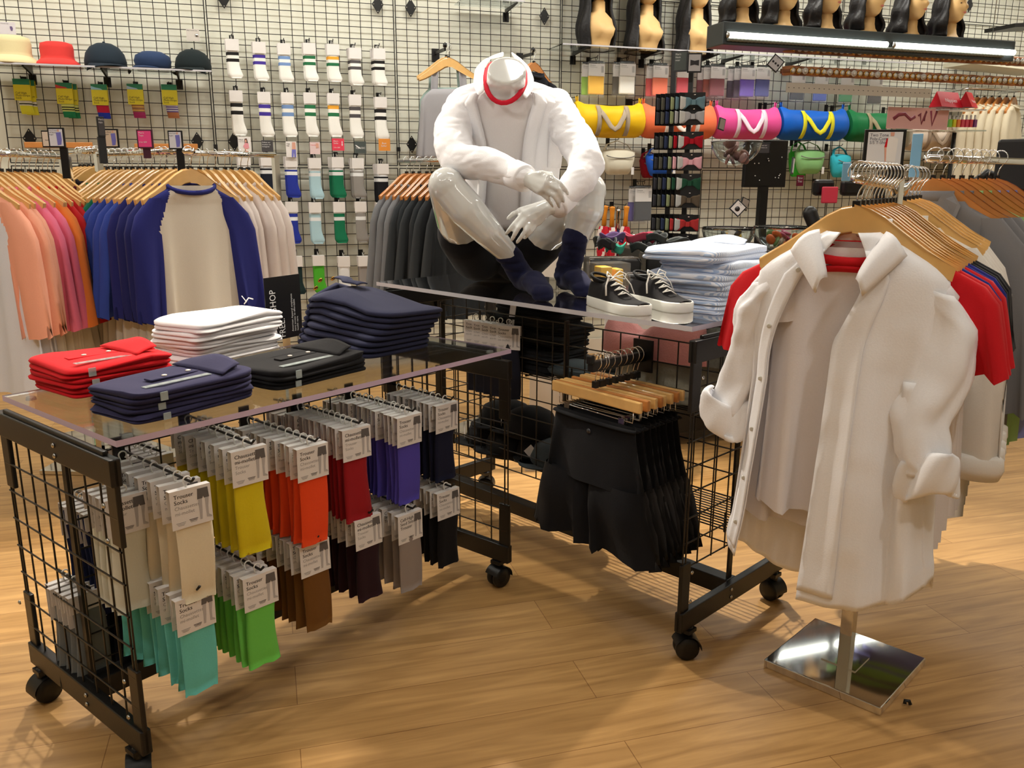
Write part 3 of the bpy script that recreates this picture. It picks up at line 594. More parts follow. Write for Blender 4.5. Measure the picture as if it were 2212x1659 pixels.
SKIN = mat('print_skin', (214, 160, 140), .6); HAIRP = mat('print_hair', (84, 50, 40), .6); PINKP = mat('print_pink', (226, 150, 160), .6); BLUEP = mat('print_blue', (110, 110, 190), .6)
ORP = mat('print_orange', (222, 140, 50), .6); REDP = mat('print_red', (222, 60, 84), .6); SLATE = mat('print_slate', (70, 78, 76), .6); DGREY = mat('print_charcoal', (64, 62, 64), .6)
def Q3(m, y): return Matrix(((1, 0, 0, 0), (0, 0, -1, y), (0, 1, 0, 0), (0, 0, 0, 1)))
def fig_girl(m, w, h, y):
    q = Q3(m, y); m.prism([(w * .02, h * .38), (w * .2, h * .40), (w * .3, h * .05), (w * -.0, h * .05)], .0004, 2, q); m.prism([(w * .06, h * .32), (w * .16, h * .33), (w * .17, h * .18), (w * .05, h * .18)], .0006, 3, q)
    m.prism([(-w * .12, -h * .05), (w * .05, h * .16), (w * .3, h * .12), (w * .34, -h * .15), (0, -h * .18)], .0007, 4, q); m.prism([(0, -h * .18), (w * .22, -h * .15), (w * .34, -h * .48), (w * .22, -h * .5), (w * .12, -h * .35), (w * .02, -h * .4)], .0006, 3, q)
wcard(526, 317, 28, 38, (CARD, INK, HAIRP, SKIN, PINKP), .125, 'small card with a girl in a pink top above the navy socks', (('Ribbed', .06, .8, .09, 1), ('Crop Top', .06, .7, .07, 1)), extra=fig_girl)
wcard(575, 318, 25, 25, (DGREY, SWH), .125, 'charcoal card reading Follow our location above the dark navy socks', (('Follow our', .06, .76, .16, 1), ('location on', .06, .58, .16, 1), ('Instagram', .06, .40, .16, 1)))
wcard(627, 325, 23, 34, (CARD, INK, SKIN, BLUEP), .125, 'small card with blue stockinged legs above the royal blue socks', (('Thigh', .06, .82, .10, 1), ('High', .06, .7, .10, 1)), extra=lambda m, w, h, y: (m.prism([(w * .1, h * .45), (w * .4, h * .45), (w * .42, 0), (w * .05, 0)], .0005, 2, Q3(m, y)), m.prism([(w * .05, 0), (w * .42, 0), (w * .4, -h * .5), (w * .25, -h * .5), (w * .22, -h * .1), (w * .15, -h * .5), (0, -h * .5)], .0005, 3, Q3(m, y))))
wcard(678, 322, 22, 26, (mat('print_blush', (222, 196, 196), .6), REDP, SKIN), .125, 'small blush pink picture card above the pale blue socks', (('Knee High', .08, .72, .12, 1),), extra=lambda m, w, h, y: m.prism([(w * .1, h * .4), (w * .35, h * .4), (w * .38, h * .05), (w * .1, 0)], .0005, 2, Q3(m, y)))
wcard(728, 314, 26, 26, (REDP, SWH), .125, "red square card reading Men's Socks above the green socks", (("Men's", .12, .72, .17, 1), ('Socks', .12, .55, .17, 1), ('5 for $40', .12, .2, .14, 1)), extra=lambda m, w, h, y: m.prism([(w * .3, h * .28), (w * .36, h * .28), (w * .36, 0), (w * .4, 0), (w * .33, -h * .12), (w * .26, 0), (w * .3, 0)], .0005, 1, Q3(m, y)))
wcard(776, 320, 25, 26, (SLATE, SWH), .125, 'slate grey card reading CLASSIC above the grey socks', (('CLASSIC', .1, .38, .22, 1),), extra=lambda m, w, h, y: m.prism([(-w * .45, h * .2), (-w * .36, h * .2), (0, -h * .05), (-w * .02, -h * .12), (-w * .3, h * .02)], .0005, 1, Q3(m, y)))
wcard(828, 314, 25, 26, (ORP, SWH), .13, 'orange square card reading Best Seller above the black socks', (('Best', .28, .55, .22, 1), ('Seller', .2, .33, .22, 1)))
wcard(10, 66, 40, 26, (mat('print_lilac', (206, 200, 206), .6), INK, mat('print_violet', (96, 80, 120), .6)), .03, 'small lilac card at far left above the cream hat', (('Baby Stretch Cap', .06, .84, .12, 1),), extra=lambda m, w, h, y: m.prism([(w * .2, h * .16), (w * .32, h * .16), (w * .36, 0), (w * .32, -h * .2), (w * .24, -h * .2), (w * .2, 0)], .0006, 2, Q3(m, y)))
wcard(413, 79, 28, 26, (mat('print_beige', (206, 198, 190), .6), INK, CHROME), .03, 'small beige card above the black cap at the right shelf end', (('Baby Stretch Cap', .06, .84, .12, 1),), extra=lambda m, w, h, y: m.lathe([(.011, 0), (.009, .004), (0, .006)], (w * .3, y, 0), 12, mi=2, M=Matrix.Rotation(pi / 2, 3, 'X')))
# diamond wall plates
for k, (px, py, wh) in enumerate([(62, 304, 'behind the left rack, left of the hanger signs'), (424, 309, 'right of the left rack'), (503, 309, 'left of the girl card'), (479, 0, 'above the black striped socks'), (812, 11, 'above the top sock row, right end'), (883, 18, 'right of the top sock row'), (1172, 35, 'above the mannequin, right side'), (887, 313, 'left of the grey tank tops'), (2090, 6, 'above the beige cardigans')]):
    c = wl(px, py, .008); o = tag(MB(PLAST, STEEL).prism([(0, -.062), (.038, -.004), (.038, .004), (0, .062), (-.038, .004), (-.038, -.004)], .004, 0, Matrix.Rotation(pi / 2, 4, 'X')).build('diamond_plate', loc=c, rz=PHI, bev=.003), f'black diamond mounting plate {wh}', 'mounting plate', 'diamond mounting plates')
    s_ = MB(STEEL)
    for x, z in ((0, .046), (0, -.046), (.028, 0), (-.028, 0)): s_.lathe([(.0045, 0), (.004, .002), (0, .003)], (x, -.0045, z), 8, M=Matrix.Rotation(pi / 2, 3, 'X'))
    s_.build('screw_heads', o)
# multi-stripe socks
YEL = mat('card_yellow', (224, 208, 34), .5)
def multi_sock(top2, bands, seed, body):
    t = bpy.data.objects.new('sock_pack', None); COL.objects.link(t); t.empty_display_size = .03
    m = MB(YEL, INK, mat('card_green', (40, 130, 92), .5), mat('card_tip_%d' % sum(top2), top2, .5))
    m.box((0, -.019, -.075), (.092, .0015, .092)); m.box((0, -.019, -.013), (.092, .0015, .034), mi=2)
    if sum(top2) != 6: m.prism([(-.046, -.029), (-.046, -.008), (-.02, -.016), (.01, -.022), (.02, -.029)], .001, 3, Matrix(((1, 0, 0, 0), (0, 0, -1, -.0198), (0, 1, 0, 0), (0, 0, 0, 1))))
    for k, s in enumerate(('Calf High', 'Multi-Stripe', 'Sock')): m.text(s, (-.038, -.0205, -.083 - .0145 * k), (1, 0, 0), (0, 0, 1), .0165, 1)
    m.box((0, .012, -.05), (.092, .0015, .10)); m.box((0, -.003, .0035), (.092, .031, .0015), mi=2); m.build('header_card', t)
    mats = [cloth(body)] + [cloth(b[2]) for b in bands]; s = MB(*mats); rg = []; N = 24
    for i in range(N + 1):
        q = i / N; rg.append((.003 + .012 * q * q, 0, -.03 - .17 * q, .038 - .003 * q, .011 + .004 * sin(q * 3) - .007 * sm(0, 1, (q - .93) / .07)))
    def mf(v, u):
        w_ = (v - .53) / .47
        for k, b in enumerate(bands):
            if b[0] <= w_ < b[1]: return k + 1
        return 0
    ring_surface(s, rg, 16, seed=seed, fold=.1, cap=True, k=3, mfn=mf); s.build('sock', t); return t
G = (40, 128, 84); Yw = (222, 218, 60); LY = (214, 220, 130); DG = (52, 56, 40)
def strp(a, b, n, e): return [(i * e / n, (i + 1) * e / n, a if i % 2 else b) for i in range(n)]
multi = [(42, 170, (1, 2, 3), strp(DG, (218, 214, 200), 6, .42), Yw, 'yellow foot with grey stripes'), (134, 178, (206, 60, 50), strp(DG, LY, 8, .6), G, 'green foot with lime stripes'), (210, 181, (150, 200, 220), [(0, .52, (190, 40, 66)), (.52, 1, (40, 60, 170))], (40, 60, 170), 'crimson with a blue toe'), (287, 180, (170, 200, 220), strp((150, 110, 80), (216, 170, 90), 9, .6), (160, 50, 100), 'tan stripes and magenta toe'), (361, 181, (1, 2, 3), strp((90, 74, 140), (200, 196, 206), 6, .55), (170, 110, 76), 'purple stripes and tan toe')]
for k, (px, py, tc_, bands, body, nm) in enumerate(multi):
    u, z = wpx(px, py, .09); pr = multi_sock(tc_, bands, k, body)
    for j in range(2 if k < 2 else 1):
        loc = wall(u + .02 * j, z - .02 - .002 * j, .09 - .035 * j); o = pr if j == 0 else dup(pr, loc, PHI); o.location = loc; o.rotation_euler = (0, 0, PHI + (jit(.1) if j else 0))
        tag(o, f'multi-stripe calf sock on a yellow card, {nm}' + (', behind the front pack' if j else ''), 'socks', 'multi-stripe socks under the hat shelf')
    whook(wall(u, z - .012, .1), f'black wall hook holding the multi-stripe sock with {nm[:30]}')
# hat shelf
def shelf(px0, px1, py, depth, lab, brk, lift=0):
    u0, z = wpx(px0, py, depth); u1, _ = wpx(px1, py, depth); 
    t = empty('acrylic_shelf', lab, 'shelf', wall(0, 0, 0), PHI)
    m = MB(ACRY, ACRYE); m.box(((u0 + u1) / 2, -depth / 2 - .012, z), (u1 - u0, depth - .024, .008)); m.box(((u0 + u1) / 2, -depth, z), (u1 - u0, .003, .010), mi=1); m.build('board', t)
    for bp in brk:
        ub, _ = wpx(bp, py, .03)
        MB(PLAST).prism([(-.01, -.004), (-.01, -.085), (-.03, -.085), (-.05, -.03), (-depth + .03, -.010), (-depth + .03, -.004)], .012, 0, Matrix.Translation((ub - .006, 0, z)) @ Matrix.Rotation(pi / 2, 4, 'Z') @ Matrix.Rotation(pi / 2, 4, 'X')).box((ub, -.016, z - .06), (.042, .014, .06)).build('bracket', t)
    return u0, u1, z
HZ = shelf(-60, 452, 139, .30, 'clear acrylic wall shelf at left carrying five hats', (62, 224, 380))[2] + .005
def hat(px, y_off, kind, col, lab, sz=1.0, rz=0):
    u, _ = wpx(px, 120, y_off); t = empty('hat', lab, 'hat', wall(u, HZ, y_off), PHI + rz, 'hats on the acrylic shelf'); c = cloth(col); m = MB(c)
    if kind == 'bucket':
        m.lathe([(.125, .0), (.118, .012), (.096, .035), (.092, .05), (.094, .09), (.088, .112), (.06, .12), (0, .121)], n=30, sy=.9); m.build('crown', t)
        MB(c).lathe([(.094, .036), (.118, .02), (.138, .004), (.136, .0), (.112, .012), (.092, .03)], n=30, sy=.92).build('brim', t)
    elif kind == 'cap':
        m.lathe([(.100, 0), (.101, .03), (.092, .062), (.07, .088), (.038, .103), (0, .107)], n=30, sy=1.0).tube([(0, 0, .104), (0, 0, .112)], [.009, .006], 8); m.build('crown', t)
        MB(c).grid(lambda a, b: V((.095 * cos(pi + a * pi) * (1 + .12 * b), -.02 - .085 * sin(a * pi) * (.75 + .75 * b), .014 - .010 * b - .020 * (abs(a - .5) * 2) ** 2 * b)), 16, 4).build('visor', t, solid=.004)
    else:
        m.lathe([(.090, 0), (.100, .018), (.108, .045), (.098, .072), (.06, .09), (0, .096)], n=30, sy=1.05); m.build('crown', t)
        MB(c).grid(lambda a, b: V((-.03 + .08 * cos(pi + a * pi), -.03 - .085 * sin(a * pi) * (.7 + .6 * b), .014 - .010 * b)), 14, 3).build('visor', t, solid=.005)
    t.scale = (sz * 1.04, sz * 1.04, sz * 1.22)
hat(22, .16, 'bucket', (214, 200, 156), 'cream bucket hat at the left end of the acrylic shelf', 1.12)
hat(120, .16, 'bucket', (212, 62, 58), 'red bucket hat on the acrylic shelf', .96)
hat(223, .16, 'cap', (34, 44, 54), 'navy baseball cap, third hat on the acrylic shelf', 1.15, .5)
hat(325, .16, 'flat', (44, 60, 92), 'blue flat newsboy cap on the acrylic shelf', .98)
hat(412, .16, 'cap', (28, 36, 38), 'black cap at the right end of the acrylic shelf', 1.05, -.7)
# busts and wig heads
SKINM = mat('bust_plastic', (226, 186, 128), .5, spec=.3); HAIR = mat('hair_black', (24, 22, 24), .55, bump=(60, .8))
SKU0, SKU1, BZ = shelf(1212, 1990, 94, .34, 'clear acrylic wall shelf under the wig busts', (1236, 1385, 1510, 1560, 1700))
def wig_bust(u, off, z, lab, full, rz=0, grp='wig busts on the shelf', face=True, sc=1.0, hl=.34):
    t = empty('wig_bust', lab, 'display bust', wall(u, z, off), PHI + rz, grp)
    m = MB(SKINM)
    if full:
        prof = [(0, .0, .085, .062), (.0, .03, .088, .066), (.0, .06, .092, .075), (0, .085, .100, .082), (0, .12, .112, .08), (-.0, .16, .118, .066), (0, .195, .11, .055), (0, .22, .07, .048), (0, .235, .045, .042), (.0, .30, .040, .042)]
    else: prof = [(0, 0, .10, .06), (0, .012, .08, .055), (0, .03, .052, .048), (0, .06, .042, .043), (0, .10, .04, .043)]
    ring_surface(m, [(0, -.012 * 0, p[1], p[2], p[3]) for p in prof], 24, cap=True)
    n0 = len(m.v)
    if full:
        for i in range(n0):     # breasts
            x, y, z_ = m.v[i]
            if y < 0: d = math.exp(-(((abs(x) - .05) / .035) ** 2 + ((z_ - .11) / .035) ** 2)); m.v[i] = (x, y - .045 * d, z_)
    hz = prof[-1][1] + .11
    if face:
        def hd(a, b):
            th = a * 2 * pi; ph = b * pi; x = sin(ph) * cos(th) * .073; y = sin(ph) * sin(th) * .092; z_ = cos(ph) * .115
            z_ = -z_
            if y < 0: # face shaping
                x *= 1 - .28 * sm(0, 1, (-z_ - .01) / .1)
                f = math.exp(-(x / .013) ** 2)
                y -= .020 * f * math.exp(-((z_ + .012) / .020) ** 2) + .006 * f * math.exp(-((z_ + .045) / .012) ** 2) + .010 * math.exp(-(x / .022) ** 2) * math.exp(-((z_ + .088) / .018) ** 2)
                y += .010 * math.exp(-((abs(x) - .030) / .015) ** 2) * math.exp(-((z_ - .014) / .013) ** 2)
            return V((x, y - .012, hz + z_))
        m.grid(hd, 28, 24, closed=True)
    m.build('body', t)
    if face:
        l = MB(mat('bust_lips', (196, 110, 96), .4)); l.grid(lambda a, b: V(((a - .5) * .036, -.1055 + .012 * (abs(a - .5) * 2) ** 2, hz - .047 + (b - .5) * .013 * (1 - (abs(a - .5) * 2) ** 2))), 10, 4); l.build('lips', t, solid=.003)
        e = MB(mat('bust_eye', (60, 50, 46), .3))
        for sx in (-1, 1): e.grid(lambda a, b: V((sx * .03 + (a - .5) * .026, -.0865 + .004 * (abs(a - .5) * 2), hz + .014 + (b - .5) * .008 * sin(a * pi))), 8, 3)
        e.build('eyes', t, solid=.002)
    h = MB(HAIR); rr = random.Random(int(u * 100))
    ph0 = rr.uniform(0, 6)
    def hair(a, b):     # curtain of hair open at the face
        th = R(-28) + a * R(236); r = .090 + .012 * sin(b * 14 + ph0) * b + .035 * sm(0, 1, b * 1.2) + .010 * sin(a * 30 + b * 8)
        if b < .3: q = b / .3; zz = hz + .125 * cos(q * pi / 2) ** .8; rr_ = r * sin(q * pi / 2)
        else: q = (b - .3) / .7; zz = hz - hl * q; rr_ = r
        return V((rr_ * cos(th), rr_ * sin(th) * .95 + .012, zz))
    h.grid(hair, 44, 22); h.build('wig', t, solid=.02)
    t.scale = (sc,) * 3; return t
for k, px in enumerate((1288, 1392, 1500)):
    u, _ = wpx(px, 60, .18); wig_bust(u, .18, BZ + .005, f"flesh coloured bust with long black wig, {['left', 'middle', 'right'][k]} one on the acrylic shelf", True, rz=.30, face=True, sc=1.05, hl=.42)
# ---------------------------------------------------------------- clothes racks along the wall
used = {}
def rack_run(start, rail, n, dx, shirt_rz, specs, gname, place, wood=WOODH, tilt=.0, amp=.08, hang_lab='wooden hanger'):
    """n garments on hangers from start along the rail direction, spec(i) -> (prototype, colour words)"""
    rail = V(rail).normalized(); protoh = None
    for i in range(n):
        p = start + rail * (dx * i + jit(dx * .12)) ; rz = shirt_rz + (jit(amp) if i else 0)
        lab = f'{hang_lab}, {ORD[i]} one {place}'
        if protoh is None: protoh = hanger('wooden_hanger', lab, p, rz, wood, f'hangers {gname}')
        else: dup(protoh, p, rz, lab)
        pr, words, kind, cat = specs(i)
        place_garment(pr, used, p, rz + jit(.02), pr.name, f'{words}, {ORD[i]} one {place}', cat, f'garments {gname}')
def rail_bar(a, b, lab, posts=True, r=.0125, drop=None):
    t = empty('clothes_rack', lab, 'clothes rack', (0, 0, 0)); d = (b - a).normalized()
    m = MB(CHROME); m.tube([a, b], r, 12).build('rail', t)
    if posts:
        q = drop if drop is not None else b; p = MB(CHROME); p.box((q.x, q.y, (q.z - .01) / 2 + .02), (.028, .028, q.z - .03), atan2(d.y, d.x)); p.build('post', t)
        p = MB(CHROME); p.box((q.x, q.y, .012), (.4, .4, .022), atan2(d.y, d.x)); p.build('base', t, bev=.003)
    return t
def tproto(name, body, sleeve, seed, **k): return tee(name, '', cloth(body), cloth(sleeve), seed, raglan='raglan' in name, **k)
CREAM = (226, 220, 206)
Lc = [((244, 172, 144), 'peach'), ((240, 120, 150), 'hot pink'), ((240, 132, 60), 'orange'), ((196, 38, 40), 'red'), ((100, 34, 44), 'maroon')]
Lp = [tproto('raglan_tee', (222, 226, 236) if i == 0 else CREAM, c, i + 3, slv=.50, ln=.80, wd=.2, sl_out=.04, collar=cloth(c)) for i, (c, w_) in enumerate(Lc)]
Lseq = [0, 0, 0, 1, 1, 1, 2, 2, 3, 3, 3, 4, 4]
ps = at_y(-72, 334, 3.35); LRZ = R(-14)
rack_run(ps, (.06, .998, 0), 13, .046, LRZ, lambda i: (Lp[Lseq[i]], f'white raglan tee with {Lc[Lseq[i]][1]} sleeves', 'raglan_tee', 't-shirt'), 'on the far left rack', 'along the far left rack')
rail_bar(ps - V((.06, .998, 0)) * .04, ps + V((.06, .998, 0)) * .66, 'chrome clothes rack at far left carrying peach to maroon raglan tees')
Mc = [((38, 42, 108), 'navy'), ((34, 38, 96), 'deep navy'), ((52, 74, 160), 'royal blue'), ((26, 112, 84), 'green')]
Mp = [tproto('raglan_tee', (206, 198, 184), c, i + 13, slv=.48, ln=.80, wd=.2, collar=cloth(c)) for i, (c, w_) in enumerate(Mc)]
Mseq = [0, 1, 1, 0, 2, 2, 2, 2, 3, 3, 3, 3, 3]
pm = at_y(402, 330, 3.62); MRZ = R(44); md = V((-.8, .6, 0))
rack_run(pm, md, 13, .054, MRZ, lambda i: (Mp[Mseq[i]], f'light raglan tee with {Mc[Mseq[i]][1]} sleeves', 'raglan_tee', 't-shirt'), 'on the middle left rack', 'along the blue and green arm')
rail_bar(pm - md * .04, pm + md * .72, 'chrome rack arm carrying the blue and green raglan tees')
WT = tproto('long_sleeve_tee', (226, 214, 208), (228, 216, 210), 31, slv=.52, ln=.72, collar=cloth((228, 216, 210)))
pw = at_y(408, 334, 4.0); wd_ = V((.66, .75, 0))
rack_run(pw, wd_, 8, .042, R(-36), lambda i: (WT, 'off-white long sleeve tee', 'long_sleeve_tee', 't-shirt'), 'behind the navy raglan', 'behind the navy raglan tee')
rail_bar(pw - wd_ * .03, pw + wd_ * .45, 'chrome rack arm carrying off-white tees behind the navy raglan')
BT = tproto('black_tee', (34, 26, 30), (34, 26, 30), 33, slv=.24, ln=.68)
pb = at_y(205, 330, 4.1)
rack_run(pb, (-.74, .67, 0), 5, .05, R(40), lambda i: (BT, 'black tee', 'black_tee', 't-shirt'), 'behind the maroon tees', 'on the arm behind the maroon tees')
rail_bar(pb + V((.03, -.03, 0)), pb + V((-.3, .27, 0)), 'chrome rack arm carrying black tees between the two left groups')
# beige waterfall blocks (light wood hangers on the wall behind) and sign holders above the racks
for k, (x0, x1, y) in enumerate([(50, 198, 318), (288, 425, 320)]):
    a = wl(x0, y, .12); b = wl(x1, y, .12); m = MB(WOODD); m.bar(a, b, .016, .035); tag(m.build('wooden_hanger_bar', bev=.004), f"brown wooden bar hanging on the grid behind the {'far left' if k == 0 else 'middle left'} rack signs", 'hanger bar')
def sign_holder(px, py, w, h, y, col, lab, texts, post, extra=None, frame=SBK, rz=0, tilt=0, down=.4):
    c = at_y(px, py, y); W_ = w * y / F; Hh = h * y / F
    t = empty('sign_holder', lab, 'sign', c, rz); m = MB(frame); m.box((0, 0, 0), (W_, .008, Hh)); m.build('frame', t, bev=.001)
    p = MB(col, INK, SWH, SKIN, PINKP, BLUEP); p.box((0, -.0046, 0), (W_ * .82, .001, Hh * .84))
    for (s, x, z, sz, mi) in texts: p.text(s, (-W_ / 2 + W_ * x, -.0056, -Hh / 2 + Hh * z), (1, 0, 0), (0, 0, 1), sz * Hh, mi)
    if extra: extra(p, W_, Hh, -.0056)
    p.build('printed_card', t)
    if post: MB(frame).box((post * W_, .006, -Hh / 2 - down / 2), (.03, .008, down)).build('stem', t)
    if tilt: t.rotation_euler = (0, tilt, rz)
    return t
PAPER = mat('paper_cool', (214, 216, 226), .5)
def figm(m, w, h, y): q = Q3(m, y); m.prism([(w * .12, h * .3), (w * .22, h * .3), (w * .22, h * .4), (w * .12, h * .4)], .0004, 3, q); m.prism([(w * .02, h * .25), (w * .32, h * .27), (w * .34, -h * .1), (w * .28, -h * .35), (w * .06, -h * .38), (w * .04, 0)], .0005, 5, q)
sign_holder(120, 302, 34, 40, 3.5, PAPER, 'black framed sign with a figure, right of two above the far left rack', (('Poly-Cotton', .1, .82, .09, 1), ('3/4 Sleeve', .1, .72, .09, 1), ('Raglan', .1, .62, .09, 1)), .3, figm, down=.12)
sign_holder(101, 305, 24, 34, 3.62, mat('paper_cream', (220, 206, 190), .5), 'narrow black framed cream card behind the figure sign, far left rack', (('Small', .3, .4, .1, 1),), 0)
sign_holder(215, 278, 15, 40, 3.4, DGREY, 'narrow dark sign with white writing turned sideways above the left racks', (("Men's", .15, .82, .12, 2), ('tops', .15, .68, .12, 2)), .01, rz=.9, down=.1)
sign_holder(238, 303, 31, 38, 3.8, mat('paper_tan', (206, 190, 168), .5), 'black framed tan sign with a grey figure between the left racks', (('Tri-Blend', .1, .8, .1, 1), ('Raglan', .1, .68, .1, 1)), 0, figm)
sign_holder(311, 304, 33, 38, 3.7, mat('paper_pink', (232, 70, 140), .5), "pink sign reading Men's Tops 2 for $30 in a dark frame above the blue tees", (("Men's", .14, .78, .13, 2), ('Tops', .14, .64, .13, 2), ('2 for $30', .14, .3, .11, 2)), .01, frame=mat('frame_plum', (70, 30, 50), .4), down=.04)
sign_holder(377, 306, 30, 38, 3.62, PAPER, 'black framed sign with a figure at the right end of the blue tee rack', (('Poly-Cotton', .1, .82, .09, 1), ('Raglan', .1, .70, .09, 1)), .2, figm, down=.12)
# grey sweatshirts on the arm left of the mannequin
Gc = [((118, 120, 124), 'heather grey'), ((44, 48, 52), 'charcoal'), ((36, 40, 44), 'near-black')]
Gp = [tproto('sweatshirt', c, c, i + 41, slv=.52, ln=.70, th=.032, sl_out=.05) for i, (c, w_) in enumerate(Gc)]
pg = at_y(876, 348, 4.95); gd = V((.80, -.05, 0)); Gs = [0, 0, 0, 1, 2, 1, 2, 1, 2, 1]
gu = V((.80, -.60, 0))
rack_run(pg, gu, 10, .05, R(50), lambda i: (Gp[Gs[i]], f'{Gc[Gs[i]][1]} sweatshirt', 'sweatshirt', 'sweatshirt'), 'left of the mannequin', 'left of the mannequin', WOODD, amp=.06)
rail_bar(pg - gu * .06, pg + gu * .62, 'chrome rail carrying grey and charcoal sweatshirts left of the mannequin', drop=pg + gu * .62)
# tank tops high on the wall
def tank(col, lab, p, rz, seed, wd=.19):
    t = empty('tank_top', lab, 'tank top', p, rz, 'tank tops on the wall'); m = MB(cloth(col))
    for sx in (-1, 1): m.grid(lambda a, b: V((sx * (.09 + .03 * (a - .5) * 1.6 + .012 * b), .012 * sin(pi * a) - .005, -.128 - .16 * b)), 4, 6)
    R_ = [(0, 0, -.27 - .03 * 0, wd * .62, .018), (0, 0, -.31, wd * .86, .022), (0, 0, -.35, wd, .026)] + [(0, 0, -.35 - .40 * i / 8, wd * (1 + .12 * i / 8), .026 + .004 * i / 8) for i in range(1, 9)]
    ring_surface(m, R_, 30, seed=seed, fold=.8); m.build('body', t, solid=.002)
    return t
for k, (px, py, y_, col, nm) in enumerate([(965, 102, .16, (158, 156, 160), 'grey'), (960, 100, .10, (146, 166, 160), 'pale green grey')]):
    p = wl(px, py, .30 - .07 * k); hanger('wooden_hanger', f"wooden hanger with the {nm} tank top high on the wall", p, PHI - .35, WOODH, 'hangers high on the wall'); tank(col, f'{nm} tank top on the wall left of the mannequin{" , behind the grey one" if k else ""}'.replace(' ,', ','), p, PHI - .35, 50 + k)
p = wl(1150, 112, .30); hanger('wooden_hanger', 'wooden hanger high on the wall right of the mannequin neck', p, PHI + .55, WOODD, 'hangers high on the wall')
BD = tee('black_dress', '', cloth((30, 32, 40)), cloth((30, 32, 40)), 61, ln=.95, slv=.06, wd=.20)
BD.location = p; BD.rotation_euler = (0, 0, PHI + .55); tag(BD, 'long black garment hanging on the wall behind the mannequin right arm', 'dress')
for k, px in enumerate((958, 1148)):
    q = wl(px, 103 + 9 * k, .30); m = MB(PLAST); g = q - WN * .29; m.bar(g + V((0, 0, .03)), g + V((0, 0, -.06)), .05, .012, up=tuple(WN)); m.bar(g, q + V((0, 0, -.012)), .012, .02); m.lathe([(.012, 0), (.014, .02), (0, .034)], q, 10)
    tag(m.build('faceout_arm'), f"black wall arm with a round knob {'left' if k == 0 else 'right'} of the mannequin neck", 'display arm', 'display arms on the wall')
# upper glass shelf bracket at the top edge of the picture
shelf(1000, 1130, -6, .30, 'clear acrylic shelf above the mannequin at the top edge', (1090,))
# ---------------------------------------------------------------- seated headless mannequin
def bake(o, mods):
    for f in mods: f(o)
    dg = bpy.context.evaluated_depsgraph_get(); me = bpy.data.meshes.new_from_object(o.evaluated_get(dg)); nm = o.name
    o.modifiers.clear(); old = o.data; o.data = me; bpy.data.meshes.remove(old); me.polygons.foreach_set('use_smooth', [True] * len(me.polygons)); return o
def blob(name, m, voxel, smooth, parent, it=6):
    o = m.build(name)
    def a(o): q = o.modifiers.new('r', 'REMESH'); q.mode = 'VOXEL'; q.voxel_size = voxel; q.use_smooth_shade = True
    def b(o): q = o.modifiers.new('s', 'SMOOTH'); q.factor = smooth; q.iterations = it
    bake(o, [a, b]); o.parent = parent; return o
def cone(m, a, b, ra, rb, n=16, k=5, flat=1, up=None):
    a = V(a); b = V(b); pts = []; rs = []
    d = (b - a).normalized()
    for i in range(k + 1): t = i / k; pts.append(a - d * ra * cos(pi / 2 * t)); rs.append(max(.001, ra * sin(pi / 2 * t)))
    for i in range(k + 1): t = i / k; pts.append(b + d * rb * sin(pi / 2 * t)); rs.append(max(.001, rb * cos(pi / 2 * t)))
    m.tube(pts, rs, n, sq=flat, up=up)
def chain(m, pts, n=16, flat=1, up=None):
    for (a, ra), (b, rb) in zip(pts, pts[1:]): cone(m, a, b, ra, rb, n, 5, flat, up)
def displace(o, amp, sc, seed, stretch=(1, 1, 1)):
    vs = o.data.vertices; N = len(vs); co = [0.0] * (3 * N); no = [0.0] * (3 * N); vs.foreach_get('co', co); vs.foreach_get('normal', no)
    for i in range(0, 3 * N, 3):
        d = amp * (abs(noise.noise(V((co[i] * stretch[0] * sc + seed, co[i + 1] * stretch[1] * sc, co[i + 2] * stretch[2] * sc)))) * 2 - .35)
        co[i] += no[i] * d; co[i + 1] += no[i + 1] * d; co[i + 2] += no[i + 2] * d
    vs.foreach_set('co', co); o.data.update()
GLOSS = mat('mannequin_gloss', (216, 219, 218), .07, spec=.6, coat=1)
SHIRTW = cloth((240, 240, 244), 'oxford_white'); TEEW = cloth((226, 222, 222), 'tee_white'); SOCKN = cloth((28, 30, 58), 'sock_navy'); SHORTB = cloth((24, 24, 28), 'short_black'); REDC = cloth((196, 30, 50), 'rib_red')
Y = at_y
mq = empty('mannequin', 'glossy white headless mannequin in open white shirt sitting with crossed wrists on the taller table', 'mannequin', (0, 0, 0))
b = MB(GLOSS)
# legs
kl, kr = Y(962, 402, 2.80), Y(1268, 412, 2.88)
chain(b, [(Y(1035, 545, 3.2), .088), (Y(990, 475, 2.98), .080), (kl, .060)])
chain(b, [(kl, .057), (Y(1005, 452, 2.80), .060), (Y(1050, 500, 2.82), .050), (Y(1098, 550, 2.86), .036), (Y(1122, 590, 2.92), .034)])
chain(b, [(Y(1120, 552, 3.2), .088), (Y(1188, 485, 3.0), .078), (kr, .062)])
chain(b, [(kr, .058), (Y(1262, 452, 2.87), .064), (Y(1250, 490, 2.88), .050), (Y(1240, 530, 2.90), .038), (Y(1225, 585, 2.95), .034)])
